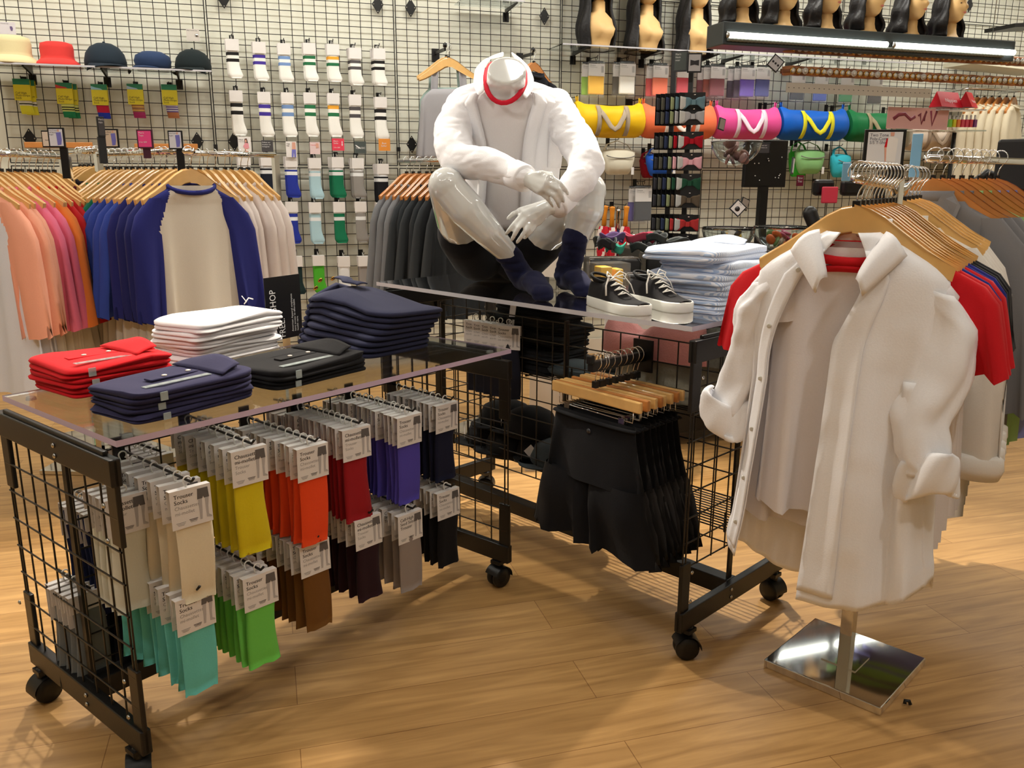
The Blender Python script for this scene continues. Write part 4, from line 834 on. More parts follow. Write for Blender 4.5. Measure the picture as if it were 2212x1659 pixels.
# neck with its flat slanted cut
nb, nt_ = Y(1086, 218, 3.03), Y(1092, 150, 2.95); nn = V((.02, -.80, .60)).normalized()
ax = (nt_ - nb); cx = V((1, 0, .0)); cyy = nn.cross(cx).normalized(); ring = [(nb + V((cos(2 * pi * k / 24) * .070, sin(2 * pi * k / 24) * .07, 0))) for k in range(24)]
ring1 = [nt_ + cx * (cos(2 * pi * k / 24) * .064) + cyy * (sin(2 * pi * k / 24) * (.060 if sin(2 * pi * k / 24) * cyy.z > 0 else .052)) for k in range(24)]
if cyy.y > 0: ring1 = [nt_ + cx * (cos(2 * pi * k / 24) * .064) - cyy * (-1) * (sin(2 * pi * k / 24) * .058) for k in range(24)]
vs = ring + ring1; b.add(vs, [(k, (k + 1) % 24, 24 + (k + 1) % 24, 24 + k) for k in range(24)] + [tuple(range(23, -1, -1)), tuple(range(24, 48))])
chain(b, [(Y(1086, 235, 3.12), .07), (Y(1100, 330, 3.16), .10), (Y(1090, 430, 3.2), .10), (Y(1076, 545, 3.24), .092)])
# arms: shoulder to wrist
el, er = Y(985, 352, 2.86), Y(1266, 356, 2.80); wl_, wr = Y(1132, 386, 2.66), Y(1190, 446, 2.69)
chain(b, [(Y(990, 250, 3.08), .05), (el, .036), (wl_, .026)]); chain(b, [(Y(1205, 245, 3.08), .05), (er, .036), (wr, .026)])
def hand(m, wrist, palm, fingers):
    for (px, py, y, r) in palm: pass
    P = [(Y(px, py, y), r) for px, py, y, r in palm]
    for p in P[1:]: cone(m, P[0][0], p[0], P[0][1], p[1], 12, 4)
    for a, c in zip(P[1:], P[2:]): cone(m, a[0], c[0], a[1], c[1], 10, 4)
    for f in fingers: chain(m, [(Y(px, py, y), r) for px, py, y, r in f], 10)
hand(b, wl_, [(1140, 387, 2.65, .025), (1184, 383, 2.585, .0135), (1180, 396, 2.58, .0135), (1173, 407, 2.585, .0135), (1163, 413, 2.60, .0125)],
     [[(1186, 383, 2.585, .0098), (1208, 396, 2.575, .0085), (1218, 408, 2.58, .0078), (1224, 418, 2.59, .0065)], [(1182, 396, 2.58, .0100), (1203, 408, 2.565, .0088), (1211, 422, 2.57, .008), (1216, 435, 2.585, .0065)],
      [(1175, 408, 2.585, .0098), (1195, 422, 2.57, .0085), (1202, 434, 2.575, .0078), (1206, 446, 2.59, .0062)], [(1165, 414, 2.60, .0092), (1182, 429, 2.59, .008), (1188, 437, 2.595, .0072), (1193, 445, 2.605, .0058)],
      [(1148, 378, 2.63, .012), (1168, 374, 2.60, .0095), (1188, 376, 2.59, .008)]])
hand(b, wr, [(1180, 447, 2.69, .025), (1122, 456, 2.67, .0125), (1128, 464, 2.655, .0135), (1138, 469, 2.65, .0135), (1149, 475, 2.655, .0135), (1160, 480, 2.665, .0125)],
     [[(1122, 456, 2.67, .0095), (1106, 462, 2.66, .0082), (1095, 473, 2.66, .0065)], [(1127, 464, 2.655, .0098), (1109, 484, 2.63, .0085), (1100, 495, 2.63, .0078), (1092, 505, 2.64, .0065)],
      [(1137, 469, 2.65, .0098), (1119, 491, 2.62, .0085), (1111, 505, 2.62, .0078), (1104, 518, 2.63, .0065)], [(1148, 475, 2.655, .0098), (1133, 499, 2.63, .0085), (1125, 511, 2.63, .0078), (1116, 523, 2.64, .0065)],
      [(1158, 480, 2.665, .0092), (1147, 498, 2.645, .008), (1139, 507, 2.645, .0072), (1132, 514, 2.65, .0058)]])
blob('body', b, .0042, .5, mq, 5)
# torso profile shared by tee and shirt
TR = [(1088, 208, 3.06, .085, .070), (1090, 216, 3.07, .14, .085), (1094, 236, 3.08, .185, .10), (1099, 275, 3.10, .18, .118), (1104, 320, 3.13, .162, .120), (1106, 380, 3.16, .150, .115), (1104, 440, 3.19, .146, .112), (1098, 492, 3.21, .148, .112)]
def torso(th, v, off=0):
    f = v * (len(TR) - 1); i = min(int(f), len(TR) - 2); q = f - i; A, B = TR[i], TR[i + 1]; L_ = [A[k] * (1 - q) + B[k] * q for k in range(5)]
    c = Y(L_[0], L_[1], L_[2]); a, d = L_[3] + off, L_[4] + off; ct, st = cos(th), sin(th)
    return V((c.x + a * math.copysign(abs(ct) ** .85, ct), c.y - d * math.copysign(abs(st) ** .85, st), c.z + .02 * st * (1 - v)))
t = MB(TEEW); t.grid(lambda u, v: torso(u * 2 * pi, v, .0 + .004 * sin(u * 38 + v * 5) * v), 56, 34, closed=True); t.build('tee', mq, solid=.003)
rc = [(1062, 132, 3.13), (1047, 150, 3.06), (1043, 172, 2.99), (1048, 196, 2.94), (1060, 215, 2.925), (1080, 225, 2.92), (1102, 220, 2.925), (1120, 204, 2.94), (1132, 182, 2.99), (1136, 160, 3.06), (1130, 140, 3.13)]
MB(REDC).tube([Y(*p) for p in rc], .0095, 8, sq=.6).build('red_neck_rib', mq, sub=1)
# shirt: sleeves and yoke as one draped surface, front panels, placket, collar
s = MB(SHIRTW)
chain(s, [(Y(1000, 236, 3.08), .070), (Y(975, 285, 3.0), .066), (Y(978, 330, 2.90), .060), (Y(988, 350, 2.865), .058)], 18)
chain(s, [(Y(986, 350, 2.865), .057), (Y(1040, 352, 2.79), .052), (Y(1090, 368, 2.73), .044), (Y(1128, 384, 2.67), .039)], 18)
chain(s, [(Y(1195, 234, 3.08), .068), (Y(1222, 275, 3.0), .062), (Y(1252, 322, 2.88), .058), (Y(1264, 350, 2.81), .058)], 18)
chain(s, [(Y(1266, 352, 2.81), .058), (Y(1252, 386, 2.75), .050), (Y(1215, 426, 2.71), .040), (Y(1203, 440, 2.70), .037)], 18)
chain(s, [(Y(1000, 232, 3.10), .066), (Y(1045, 215, 3.12), .060)], 18); chain(s, [(Y(1195, 232, 3.10), .064), (Y(1135, 212, 3.12), .058)], 18)
chain(s, [(Y(1020, 262, 3.14), .088), (Y(1040, 330, 3.18), .07), (Y(1050, 400, 3.2), .06), (Y(1055, 455, 3.22), .055)], 18); chain(s, [(Y(1180, 262, 3.14), .088), (Y(1165, 330, 3.18), .07), (Y(1158, 400, 3.2), .06), (Y(1150, 470, 3.22), .055)], 18)
chain(s, [(Y(1090, 250, 3.22), .07), (Y(1100, 330, 3.25), .08), (Y(1100, 450, 3.28), .07)])
so = blob('shirt', s, .0055, .6, mq, 8); displace(so, .005, 7, 3.1, (.8, .8, 2.6)); displace(so, .0022, 20, 8.1, (1, 1, 2.4))
for nm, px, py, yy, dx, dy in (('cuff', 1128, 384, 2.67, 1130 - 1090, 386 - 370), ('cuff', 1203, 441, 2.70, -45, 50)):
    a = Y(px, py, yy); q = Y(px - dx * .5, py - dy * .5, yy + .04); d = (a - q).normalized()
    MB(SHIRTW).tube([a - d * .05, a - d * .048, a + d * .006, a + d * .014, a + d * .012], [.040, .0435, .0415, .040, .036], 22, cap=False).build(nm, mq, solid=.003)
def panel(th0, th1, name, off=.012, v1=.99):
    p = MB(SHIRTW)
    p.grid(lambda u, v: (lambda a, b_: torso(a * (1 - u) + b_ * u, .10 + (v1 - .10) * v, off + .010 * sin(u * pi) + .006 * sin(u * 9 + v * 7) * v))(th0(v), th1(v)), 18, 30); return p.build(name, mq, solid=.004)
panel(lambda v: R(186), lambda v: R(122 - 8 * sin(v * pi) + 6 * v), 'shirt_front', v1=1.02)
panel(lambda v: R(56 + 26 * sin(min(1, v * 1.5) * pi / 2)), lambda v: R(-6), 'shirt_front', v1=1.02)
for th in (lambda v: R(122 - 8 * sin(v * pi) + 6 * v), lambda v: R(56 + 26 * sin(min(1, v * 1.5) * pi / 2))):
    p = MB(SHIRTW); sg = 1 if th(0) > pi / 2 else -1
    p.grid(lambda u, v: torso(th(v) + sg * R(14) * u, .12 + .9 * v, .019 + .002 * sin(u * pi)), 3, 28); p.build('placket', mq, solid=.003)
pk = MB(SHIRTW); pk.grid(lambda u, v: torso(R(52 - 30 * u), .44 + .24 * v, .028), 6, 6); pk.build('chest_pocket', mq, solid=.002)
c = MB(SHIRTW)
def strip(a, b_, n=10):
    def f(u, v):
        def I(P): x = u * (len(P) - 1); i = min(int(x), len(P) - 2); q = x - i; return Y(*[P[i][k] * (1 - q) + P[i + 1][k] * q for k in range(3)])
        return I(a).lerp(I(b_), v)
    return f
c.grid(strip([(1085, 112, 3.2), (1060, 122, 3.13), (1044, 145, 3.06), (1040, 170, 2.99), (1044, 196, 2.94)], [(1085, 122, 3.24), (1040, 130, 3.17), (1022, 152, 3.08), (1018, 185, 2.97), (1030, 208, 2.92)]), 14, 4)
c.grid(strip([(1100, 112, 3.2), (1125, 130, 3.15), (1136, 155, 3.06), (1137, 180, 2.99), (1126, 205, 2.93)], [(1105, 122, 3.24), (1140, 145, 3.17), (1150, 172, 3.08), (1148, 195, 2.98), (1134, 214, 2.93)]), 14, 4)
c.build('collar', mq, solid=.006, sub=1)
# shorts and socks
sh = MB(SHORTB)
chain(sh, [(Y(1030, 548, 3.2), .104), (Y(1004, 505, 3.06), .102)], 20); chain(sh, [(Y(1122, 552, 3.2), .104), (Y(1160, 515, 3.08), .10)], 20); chain(sh, [(Y(1040, 548, 3.27), .105), (Y(1115, 552, 3.27), .105)], 20); chain(sh, [(Y(1060, 500, 3.24), .095), (Y(1105, 500, 3.24), .095)])
so2 = blob('shorts', sh, .007, .5, mq)
for v in so2.data.vertices:
    if v.co.z < T2Z + .003: v.co.z = T2Z + .003
for pts in ([(Y(1095, 547, 2.86), .040), (Y(1116, 580, 2.89), .041), (Y(1128, 600, 2.93), .043)], [(Y(1241, 512, 2.87), .044), (Y(1236, 545, 2.90), .042), (Y(1222, 592, 2.95), .043)]):
    left = pts[0][0].x < .1; k = MB(SOCKN); chain(k, pts, 16)
    hp = V((pts[-1][0].x, pts[-1][0].y + .02, T2Z + .034))
    tp = Y(1176, 630, 2.70) if left else Y(1264, 616, 2.80); tp.z = T2Z + .028; mid = hp.lerp(tp, .55); mid.z = T2Z + .05
    chain(k, [(hp, .034), (mid, .042), (tp, .030)], 16, flat=.9); k2 = tp + V((-.018, .01, .0)); chain(k, [(mid, .038), (k2, .027)], 12)
    o = blob('sock', k, .0045, .5, mq, 6); displace(o, .004, 16, 2.0 if left else 7.0, (.6, .6, 2.4))
    for v in o.data.vertices:
        if v.co.z < T2Z + .001: v.co.z = T2Z + .001
# ---------------------------------------------------------------- goods on the right half of the grid wall
CLEAR = mat('clear_bag', (225, 228, 230), .12, spec=.9, alpha=.12); 
def tights(px, py, col, lab, off=.16, n=1, sz=1.0, card=True, sidecols=()):
    u, z = wpx(px, py, off)
    for k in range(n):
        c = col if k == 0 else (sidecols[(k - 1) % len(sidecols)] if sidecols else col)
        t = empty('tights_packet', lab + (f', {ORD[k]} packet behind' if k else ''), 'tights packet', wall(u - .028 * k * 1.4, z - .004 * k, off - .028 * k), PHI + (jit(.1) - .1 if k else 0), 'tights packets on the wall'); t.scale = (sz,) * 3
        m = MB(cloth(c)); m.box((0, -.002, -.19), (.125, .018, .13)); m.build('folded_tights', t, bev=.007)
        m = MB(CARD, INK, GREYINK, LEGG); m.box((0, -.0135, -.085), (.128, .0015, .085)); m.text('Opaque', (-.055, -.0145, -.058), (1, 0, 0), (0, 0, 1), .014, 1); m.text('Pantyhose', (-.055, -.0145, -.07), (1, 0, 0), (0, 0, 1), .014, 2); m.box((.045, -.0145, -.08), (.02, .0004, .045), mi=3); m.build('card', t)
        m = MB(CLEAR); m.box((0, -.002, -.15), (.134, .03, .25)); m.build('clear_bag', t, bev=.01)
        m = MB(PLAST); m.box((0, 0, -.028), (.11, .006, .014)); m.tube([(.009 * cos(a), 0, .009 * sin(a) - .004) for a in [R(x) for x in range(-60, 220, 30)]] + [(0, 0, -.022)], .0022, 5); m.build('hanger_strip', t)
    whook(wall(u, z + .004, off + .015), f'black wall hook holding the {lab[:50]}')
tights(1285, 124, (246, 190, 40), 'yellow tights packet right of the mannequin', n=2, sidecols=((150, 196, 60),))
tights(1352, 124, (240, 238, 232), 'white tights packet beside the yellow one', n=2, sidecols=((90, 84, 76),))
tights(1424, 128, (238, 112, 70), 'orange tights packet left of the bow tie tower', n=2, sidecols=((220, 70, 70),))
tights(1476, 128, (196, 40, 62), 'red tights packet behind the bow tie tower')
tights(1548, 130, (120, 34, 46), 'maroon tights packet right of the bow tie tower', n=3, sidecols=((150, 60, 40), (120, 40, 60)))
tights(1613, 132, (98, 70, 176), 'purple tights packet left of the blue one', n=3, sidecols=((60, 40, 70), (50, 36, 60)))
tights(1646, 132, (56, 66, 140), 'blue tights packet right of the purple one')
tights(1722, 140, (40, 44, 52), 'dark tights packet behind the bead rows'); tights(1772, 143, (54, 80, 160), 'blue and yellow tights packet behind the bead rows'); tights(1828, 146, (40, 120, 70), 'green tights packet behind the bead rows'); tights(1890, 150, (60, 52, 50), 'brown tights packet behind the bead rows')
tights(1388, 392, (56, 58, 64), 'charcoal tights packet above the umbrellas', sz=1.15, n=2, sidecols=((80, 60, 140),))
def duffel(px, py, wpxl, col, strap, lab, off=.22):
    u0, z = wpx(px - wpxl / 2, py, off); u1, _ = wpx(px + wpxl / 2, py, off); u, _ = wpx(px, py, off); L = (u1 - u0) * .5
    c = cloth(col, 'nylon_%d_%d_%d' % col); c.node_tree.nodes['Principled BSDF'].inputs['Roughness'].default_value = .5
    t = empty('duffel_bag', lab, 'duffel bag', wall(u, z, off), PHI, 'nylon duffel bags on the wall'); r = .118; sd = px
    m = MB(c)
    def f(a, b):
        th = a * 2 * pi; x = (b - .5) * 2 * L; e = abs(b - .5) * 2; rr = r * (1 - .10 * sm(0, 1, (e - .8) / .2)) * (1 + .035 * sin(th * 5 + b * 9 + sd) * (1 - e))
        if b < .001 or b > .999: rr = r * .8
        zz = sin(th) * rr; zz += .034 * sm(0, 1, (e - .72) / .28) * max(0, sin(th)) ** 8 - .008 * (1 - e * e) * max(0, sin(th))
        return V((x, cos(th) * rr * .85, zz))
    m.grid(f, 36, 24, closed=True)
    for s_ in (-1, 1): m.add([V((s_ * L, cos(2 * pi * k / 24) * r * .8 * .85, sin(2 * pi * k / 24) * r * .8 + (.034 * max(0, sin(2 * pi * k / 24)) ** 8))) for k in range(24)] + [V((s_ * (L + .006), 0, 0))], [(k, (k + 1) % 24, 24) for k in range(24)])
    m.build('body', t)
    m = MB(cloth(strap))
    for s_ in (-1, 1):
        m.grid(lambda a, b: V((s_ * L * .42 + (a - .5) * .034, -(r * .88) * cos(R(-62) + b * R(120)), (r + .004) * sin(R(-62) + b * R(120)) )), 2, 14)
    P = [(-L * .42, -.065, .085), (-L * .30, -.108, .03), (-L * .12, -.122, -.045), (0, -.125, -.066), (L * .12, -.122, -.045), (L * .30, -.108, .03), (L * .42, -.065, .085)]
    m.tube(P, .017, 8, sq=.2, up=(0, -1, .2)); m.build('strap', t, solid=.003)
    m = MB(c)
    for s_ in (-1, 1): m.tube([(s_ * (L - .012), 0, .12), (s_ * (L - .006), 0, .165), (s_ * (L - .02), 0, .167), (s_ * (L - .02), 0, .12)], .005, 6)
    m.build('hanging_loop', t)
    for s_ in (-1, 1): whook(wall(u + s_ * (L - .012), z + .162, off + .0), f'black wall hook at the {"left" if s_ < 0 else "right"} end of the {lab.split(" duffel")[0]} duffel')
duffel(1311, 259, 143, (244, 196, 28), (176, 160, 140), 'yellow duffel bag with beige straps beside the mannequin arm')
duffel(1459, 262, 152, (240, 120, 78), (232, 220, 210), 'orange duffel bag behind the bow tie tower')
duffel(1607, 264, 133, (232, 84, 156), (240, 214, 228), 'pink duffel bag with pale straps')
duffel(1749, 266, 140, (22, 96, 196), (226, 220, 50), 'blue duffel bag with yellow straps')
duffel(1885, 270, 118, (26, 116, 66), (160, 150, 120), 'green duffel bag with beige straps')
duffel(2010, 290, 110, (222, 206, 190), (160, 140, 120), 'pale beige duffel bag below the pink poster', off=.2)
def fanny(px, py, w, h, col, lab, off=.2, rot=0):
    a = wl(px - w / 2, py, off); b = wl(px + w / 2, py, off); W_ = (b - a).length; Hh = W_ * h / w; c = cloth(col, 'nylon_%d_%d_%d' % col)
    t = empty('waist_pack', lab, 'waist pack', wl(px, py, off), PHI + rot, 'waist packs on the wall')
    m = MB(c); rg = [(0, 0, Hh / 2, W_ * .46, .035), (0, 0, Hh * .42, W_ * .5, .045), (0, -.005, .1 * Hh, W_ * .47, .055), (0, -.008, -.25 * Hh, W_ * .4, .055), (0, -.004, -.45 * Hh, W_ * .33, .035), (0, 0, -.5 * Hh, W_ * .28, .02)]
    ring_surface(m, rg, 26, cap=True, seed=px, fold=.2); m.grid(lambda a, b: V(((a - .5) * W_ * .92, -.035 * b - .0, Hh * .5 + .012 * sin(a * pi) * (1 - b))), 10, 3); m.build('pouch', t)
    MB(GREYM).tube([(W_ * .45 * cos(R(200) + a * R(140)), -.052 - .012 * sin(a * pi), Hh * .34 + .03 * sin(R(200) + a * R(140)) * 1.0) for a in [i / 10 for i in range(11)]], .004, 6).build('zip', t)
    MB(c).tube([(-W_ * .48, .0, Hh * .35), (-W_ * .3, .02, Hh * .75), (0, .02, Hh * .9), (W_ * .3, .02, Hh * .75), (W_ * .48, 0, Hh * .35)], .012, 8, sq=.25).build('belt', t)
    MB(CARD).box((W_ * .36, -.055, -.35 * Hh), (.022, .002, .055)).build('tag', t)
    whook(wall((wl(px, py, off) - WP).dot(WU), wl(px, py, off).z + Hh * .95, off), f'black wall hook holding the {lab[:50]}')
GREYM = mat('zip_grey', (120, 116, 110), .5)
fanny(1332, 350, 72, 46, (226, 220, 200), 'cream waist pack under the yellow duffel bag'); fanny(1424, 356, 64, 40, (40, 90, 190), 'shiny blue waist pack left of the bow tie tower'); fanny(1400, 362, 40, 36, (150, 26, 40), 'dark red waist pack behind the blue one', off=.12)
fanny(1745, 348, 62, 40, (142, 196, 128), 'pale green waist pack under the blue duffel'); fanny(1722, 352, 40, 44, (64, 190, 60), 'bright green waist pack at left of the pale one', off=.12); fanny(1812, 356, 52, 38, (60, 190, 210), 'turquoise waist pack right of the green ones', rot=.3)
# umbrellas
UR = cloth((196, 34, 50)); UW = cloth((236, 220, 214)); UH = mat('umbrella_handle', (222, 140, 40), .35)
for k, (px, py, hc) in enumerate([(1306, 444, UH), (1321, 446, UH), (1334, 452, CHROME), (1352, 445, UH), (1366, 506, CHROME)]):
    p = wl(px, py, .26 + .02 * (k % 2)); t = empty('umbrella', ['red umbrella with an orange handle, leftmost on the wall', 'red umbrella with an orange handle, second from left', 'navy umbrella with a chrome handle', 'red umbrella with an orange handle, rightmost one', 'red and black small umbrella right of the others'][k], 'umbrella', p, PHI + k, 'folded umbrellas on the wall')
    t.rotation_euler = (.04 * (k - 1), .05 * (1.5 - k), PHI + k)
    MB(hc).lathe([(.008, -.15), (.019, -.145), (.016, -.06), (.021, -.012), (.023, 0), (.0, .006)], n=14).build('handle', t)
    m = MB(UR if k != 2 else cloth((50, 50, 100)), UW)
    m.grid(lambda a, b: V((cos(a * 2 * pi) * (.026 + .022 * sin(b * pi) ** .7) * (1 + .25 * sin(a * 2 * pi * 5 + b * 5)) * (1 - b * .45), sin(a * 2 * pi) * (.026 + .022 * sin(b * pi) ** .7) * (1 + .25 * sin(a * 2 * pi * 5 + b * 5)) * (1 - b * .45), -.15 - .33 * b)), 40, 14, closed=True, mfn=lambda a, b: 1 if (int(a * 6 + b * 3) % 3 == 0) else 0); m.build('canopy', t)
    MB(STEEL).tube([(0, 0, -.46), (0, 0, -.52)], .003, 6).build('tip', t)
    whook(p + V((0, 0, .01)) - WN * .02, f'black hook holding umbrella number {k + 1} from the left')
# ---------------------------------------------------------------- bow tie tower
ty = 5.1; tb = at_y(1462, 330, ty); TP = V((tb.x, tb.y, 0)); TR_ = R(-20)
t = empty('bow_tie_tower', 'tall black two-post display tower holding bow ties on cards', 'display tower', TP, TR_)
zt = at_y(1462, 112, ty).z
for x, hz in ((-.05, zt), (.05, zt - .10)):
    MB(BLACK).box((x, .03, hz / 2 + .01), (.026, .026, hz)).build('post', t)
MB(BLACK).box((0, .03, .012), (.4, .4, .022)).build('base', t, bev=.004)
def bow(m, w, y, z, mi=0):
    for s_ in (-1, 1): m.grid(lambda a, b: V((s_ * (.008 + w * a), y - .010 * sin(a * pi) - .004, z + (b - .5) * (.026 + .05 * a - .014 * sin(b * pi) * a * 0) * (1 - .12 * sm(0, 1, (a - .85) / .15)) + .004 * sin(a * 6))), 8, 6, mi)
    m.box((0, y - .012, z), (.02, .012, .026), mi=mi); return m
ties = [((104, 134, 146), 'teal blue', 218), ((176, 176, 180), 'silver grey', 248), ((172, 24, 40), 'red', 300), ((234, 176, 186), 'pink', 344), ((40, 84, 62), 'dark green', 388), ((104, 90, 74), 'brown', 424), ((196, 60, 60), 'floral red', 474), ((30, 30, 34), 'black', 515)]
for k, (c, nm, py) in enumerate(ties):
    p = at_y(1500 - 4 * (k % 2), py, ty - .05); z = p.z
    for j in range(7):
        q = TP + Matrix.Rotation(TR_, 3, 'Z') @ V((.10 - .028 * j, -.16 + .026 * j * .4, 0)); q.z = z + .02
        o = empty('bow_tie', f'{nm} bow tie on a black card, {ORD[j]} card of its hook on the tower', 'bow tie', q, TR_ + .15 + (.55 if j else 0), 'bow ties on the tower')
        m = MB(SBK); m.box((0, 0, -.03), (.125, .003, .095)); m.build('card', o)
        cc = c if j == 0 else [(60, 60, 66), (200, 200, 196), c, (150, 160, 120), (50, 60, 90), (90, 90, 80)][j % 6]
        bow(MB(cloth(cc)), .052, -.004, -.035).build('bow', o, solid=.003)
    q0 = TP + Matrix.Rotation(TR_, 3, 'Z') @ V((-.05, .02, 0)); q1 = TP + Matrix.Rotation(TR_, 3, 'Z') @ V((.11, -.17, 0)); q0.z = q1.z = z + .025
    tag(MB(CHROME).tube([q0, q1], .003, 6).build('display_hook'), f'chrome tower hook carrying the {nm} bow ties', 'hook', 'tower hooks')
sign_holder(1467, 131, 29, 40, ty - .15, SLATE, "dark sign reading Men's Neckwear on top of the bow tie tower", (("Men's", .14, .8, .12, 2), ('Neck', .14, .66, .12, 2), ('wear', .14, .52, .12, 2)), 0, down=.2, rz=TR_)
sign_holder(1497, 134, 29, 38, ty - .2, mat('paper_grey', (176, 174, 176), .5), 'grey picture sign with a bow tie on top of the tower', (), 0, down=.2, rz=TR_ + .3, extra=lambda m, w, h, y: m.prism([(-w * .3, h * .15), (0, .01), (w * .3, h * .15), (w * .3, -h * .15), (0, -.01), (-w * .3, -h * .15)], .0006, 1, Q3(m, y)))
# ---------------------------------------------------------------- dark sales counter with its clutter
cy = 4.25; ca = at_y(1500, 560, 4.0); cz = .98
def ctr(px, py, y): return at_y(px, py, y)
c0 = at_y(1660, 480, cy + .2); CT = V((c0.x + .25, cy + .55, 0))
t = empty('sales_counter', 'black sales counter behind the striped shirts', 'counter', CT, PHI)
MB(SBK).box((0, 0, .53), (1.9, .55, .9)).build('body', t, bev=.004); MB(mat('counter_top', (34, 34, 36), .25)).box((0, 0, 1.0), (1.96, .62, .04)).build('counter_top', t, bev=.004); cz = 1.02
def bowl(px, py, w, y, lab, fill, z=None):
    c = at_y(px, py, y); r = w * y / F / 2; t = empty('clear_bowl', lab, 'bowl', (c.x, c.y, z if z else c.z), 0, 'clear plastic bowls')
    m = MB(ACRY); pr = [(r * sin(a), r * .95 * (1 - cos(a))) for a in [R(x) for x in (4, 15, 28, 42, 56, 70, 84, 90)]]; m.lathe(pr + [(q[0] - .003, q[1] + .002) for q in pr[::-1]], n=36); m.build('bowl', t)
    if z is None: MB(mat('bowl_rim', (210, 210, 214), .2, alpha=.6)).tube([(r * cos(a), r * sin(a), r * .95) for a in [2 * pi * i / 36 for i in range(37)]], .003, 6).build('rim', t)
    return t, r
b1, r1 = bowl(1586, 356, 104, 4.5, 'clear bowl with pinkish accessories hanging beside the bow tie tower', None)
b2, r2 = bowl(1570, 536, 112, 4.3, 'left clear bowl of mixed trinkets on the sales counter', None, z=cz)
b3, r3 = bowl(1682, 536, 114, 4.35, 'right clear bowl of mixed trinkets on the sales counter', None, z=cz)
for bi, (b_, r_, pal, nm) in enumerate([(b1, r1, [(150, 110, 104), (120, 84, 80)], 'rose brown hair tie'), (b2, r2, [(200, 150, 60), (170, 160, 150), (60, 56, 50), (214, 180, 60)], 'trinket'), (b3, r3, [(90, 120, 70), (190, 90, 40), (150, 50, 80), (210, 200, 180)], 'trinket')]):
    for k in range(16):
        a = rnd.uniform(0, 2 * pi); q = rnd.random() * .62 * r_; zz = r_ * .95 * (1 - sqrt(max(0, 1 - (q / r_) ** 2))) + .018 + .03 * (k % 3)
        c = pal[k % len(pal)]; nmz = ['amber', 'grey', 'dark', 'gold'] if bi == 1 else ['green', 'rust', 'berry', 'pale'] if bi == 2 else ['rosy', 'brown']
        m = MB(mat('trinket_%d_%d_%d' % c, c, .4)); m.lathe([(.008, 0), (.024, .002), (.028, .008), (.022, .014), (.008, .015)], n=12, M=Matrix.Rotation(jit(1.2), 3, 'X') @ Matrix.Rotation(jit(1.2), 3, 'Y'))
        o = m.build('trinket', loc=(b_.location.x + q * cos(a), b_.location.y + q * sin(a), b_.location.z + zz)); tag(o, f"{nmz[k % len(nmz)]} round trinket inside the {['hanging', 'left counter', 'right counter'][bi]} bowl", 'trinket', f"trinkets in the {['hanging', 'left', 'right'][bi]} bowl")
# bowl holder behind the hanging bowl: black cabinet panel with pinned items
pc = at_y(1650, 350, 4.9); t = empty('display_board', 'black display board behind the hanging bowl with pinned accessories', 'display board', (pc.x, pc.y, 0), PHI)
zz0, zz1 = at_y(1650, 402, 4.9).z, at_y(1650, 300, 4.9).z
MB(SBK).box((0, 0, (zz0 + zz1) / 2), (.27, .03, zz1 - zz0)).build('board', t, bev=.003); MB(SBK).box((.0, .0, zz0 / 2 + .01), (.05, .03, zz0)).build('post', t)
m = MB(STEEL)
for k in range(12): m.lathe([(.006, 0), (.004, .004), (0, .005)], (jit(.11), -.016, zz0 + .03 + rnd.random() * (zz1 - zz0 - .06)), 8, M=Matrix.Rotation(pi / 2, 3, 'X'))
m.build('pins', t)
sign_holder(1648, 318, 26, 22, 4.8, DGREY, 'charcoal card reading Follow our location on the black display board', (('Follow our', .1, .72, .16, 2), ('location on', .1, .52, .16, 2)), 0)
sign_holder(1592, 447, 27, 27, 4.0, CARD, 'white diamond-turned sign with a gold ring picture above the left bowl', (('Rings', .3, .8, .12, 1),), 0, tilt=R(42), extra=lambda m, w, h, y: m.lathe([(w * .18, 0), (w * .2, .0005), (0, .0006)], (0, y, -.005), 16, mi=1, M=Matrix.Rotation(pi / 2, 3, 'X')))
sign_holder(1606, 438, 22, 24, 4.15, mat('paper_dim', (150, 140, 130), .5), 'second framed sign turned behind the white diamond sign', (), 0, tilt=R(20), rz=.5)
sign_holder(1672, 134, 26, 27, 5.0, mat('paper_grey', (176, 174, 176), .5), 'grey diamond-turned sign with dark ovals left of the bead rows', (('Pins', .3, .82, .1, 1),), 0, tilt=R(38), extra=lambda m, w, h, y: [m.lathe([(w * .09, 0), (0, .0006)], (w * x, y, -h * .02), 12, mi=1, M=Matrix.Rotation(pi / 2, 3, 'X')) for x in (-.25, 0, .25)])
sign_holder(1556, 266, 18, 24, 4.7, mat('paper_dim', (150, 140, 130), .5), 'small framed sign in front of the pink duffel bag', (), 0, rz=.6, tilt=R(12))
sign_holder(1710, 355, 12, 34, 4.3, mat('paper_pale', (206, 204, 206), .5), 'framed card seen edge-on left of the green waist packs', (), 0, rz=1.0, tilt=R(10))
cd_ = at_y(1730, 385, 4.5); tag(MB(mat('card_wine', (110, 22, 50), .5), SWH).box((0, 0, 0), (.045, .003, .06)).text('Bow', (-.018, -.003, .008), (1, 0, 0), (0, 0, 1), .018).text('Ties', (-.018, -.003, -.01), (1, 0, 0), (0, 0, 1), .018).build('small_card', loc=at_y(1726, 387, 4.9), rz=PHI), 'small wine red card reading Bow Ties above the counter', 'sign')
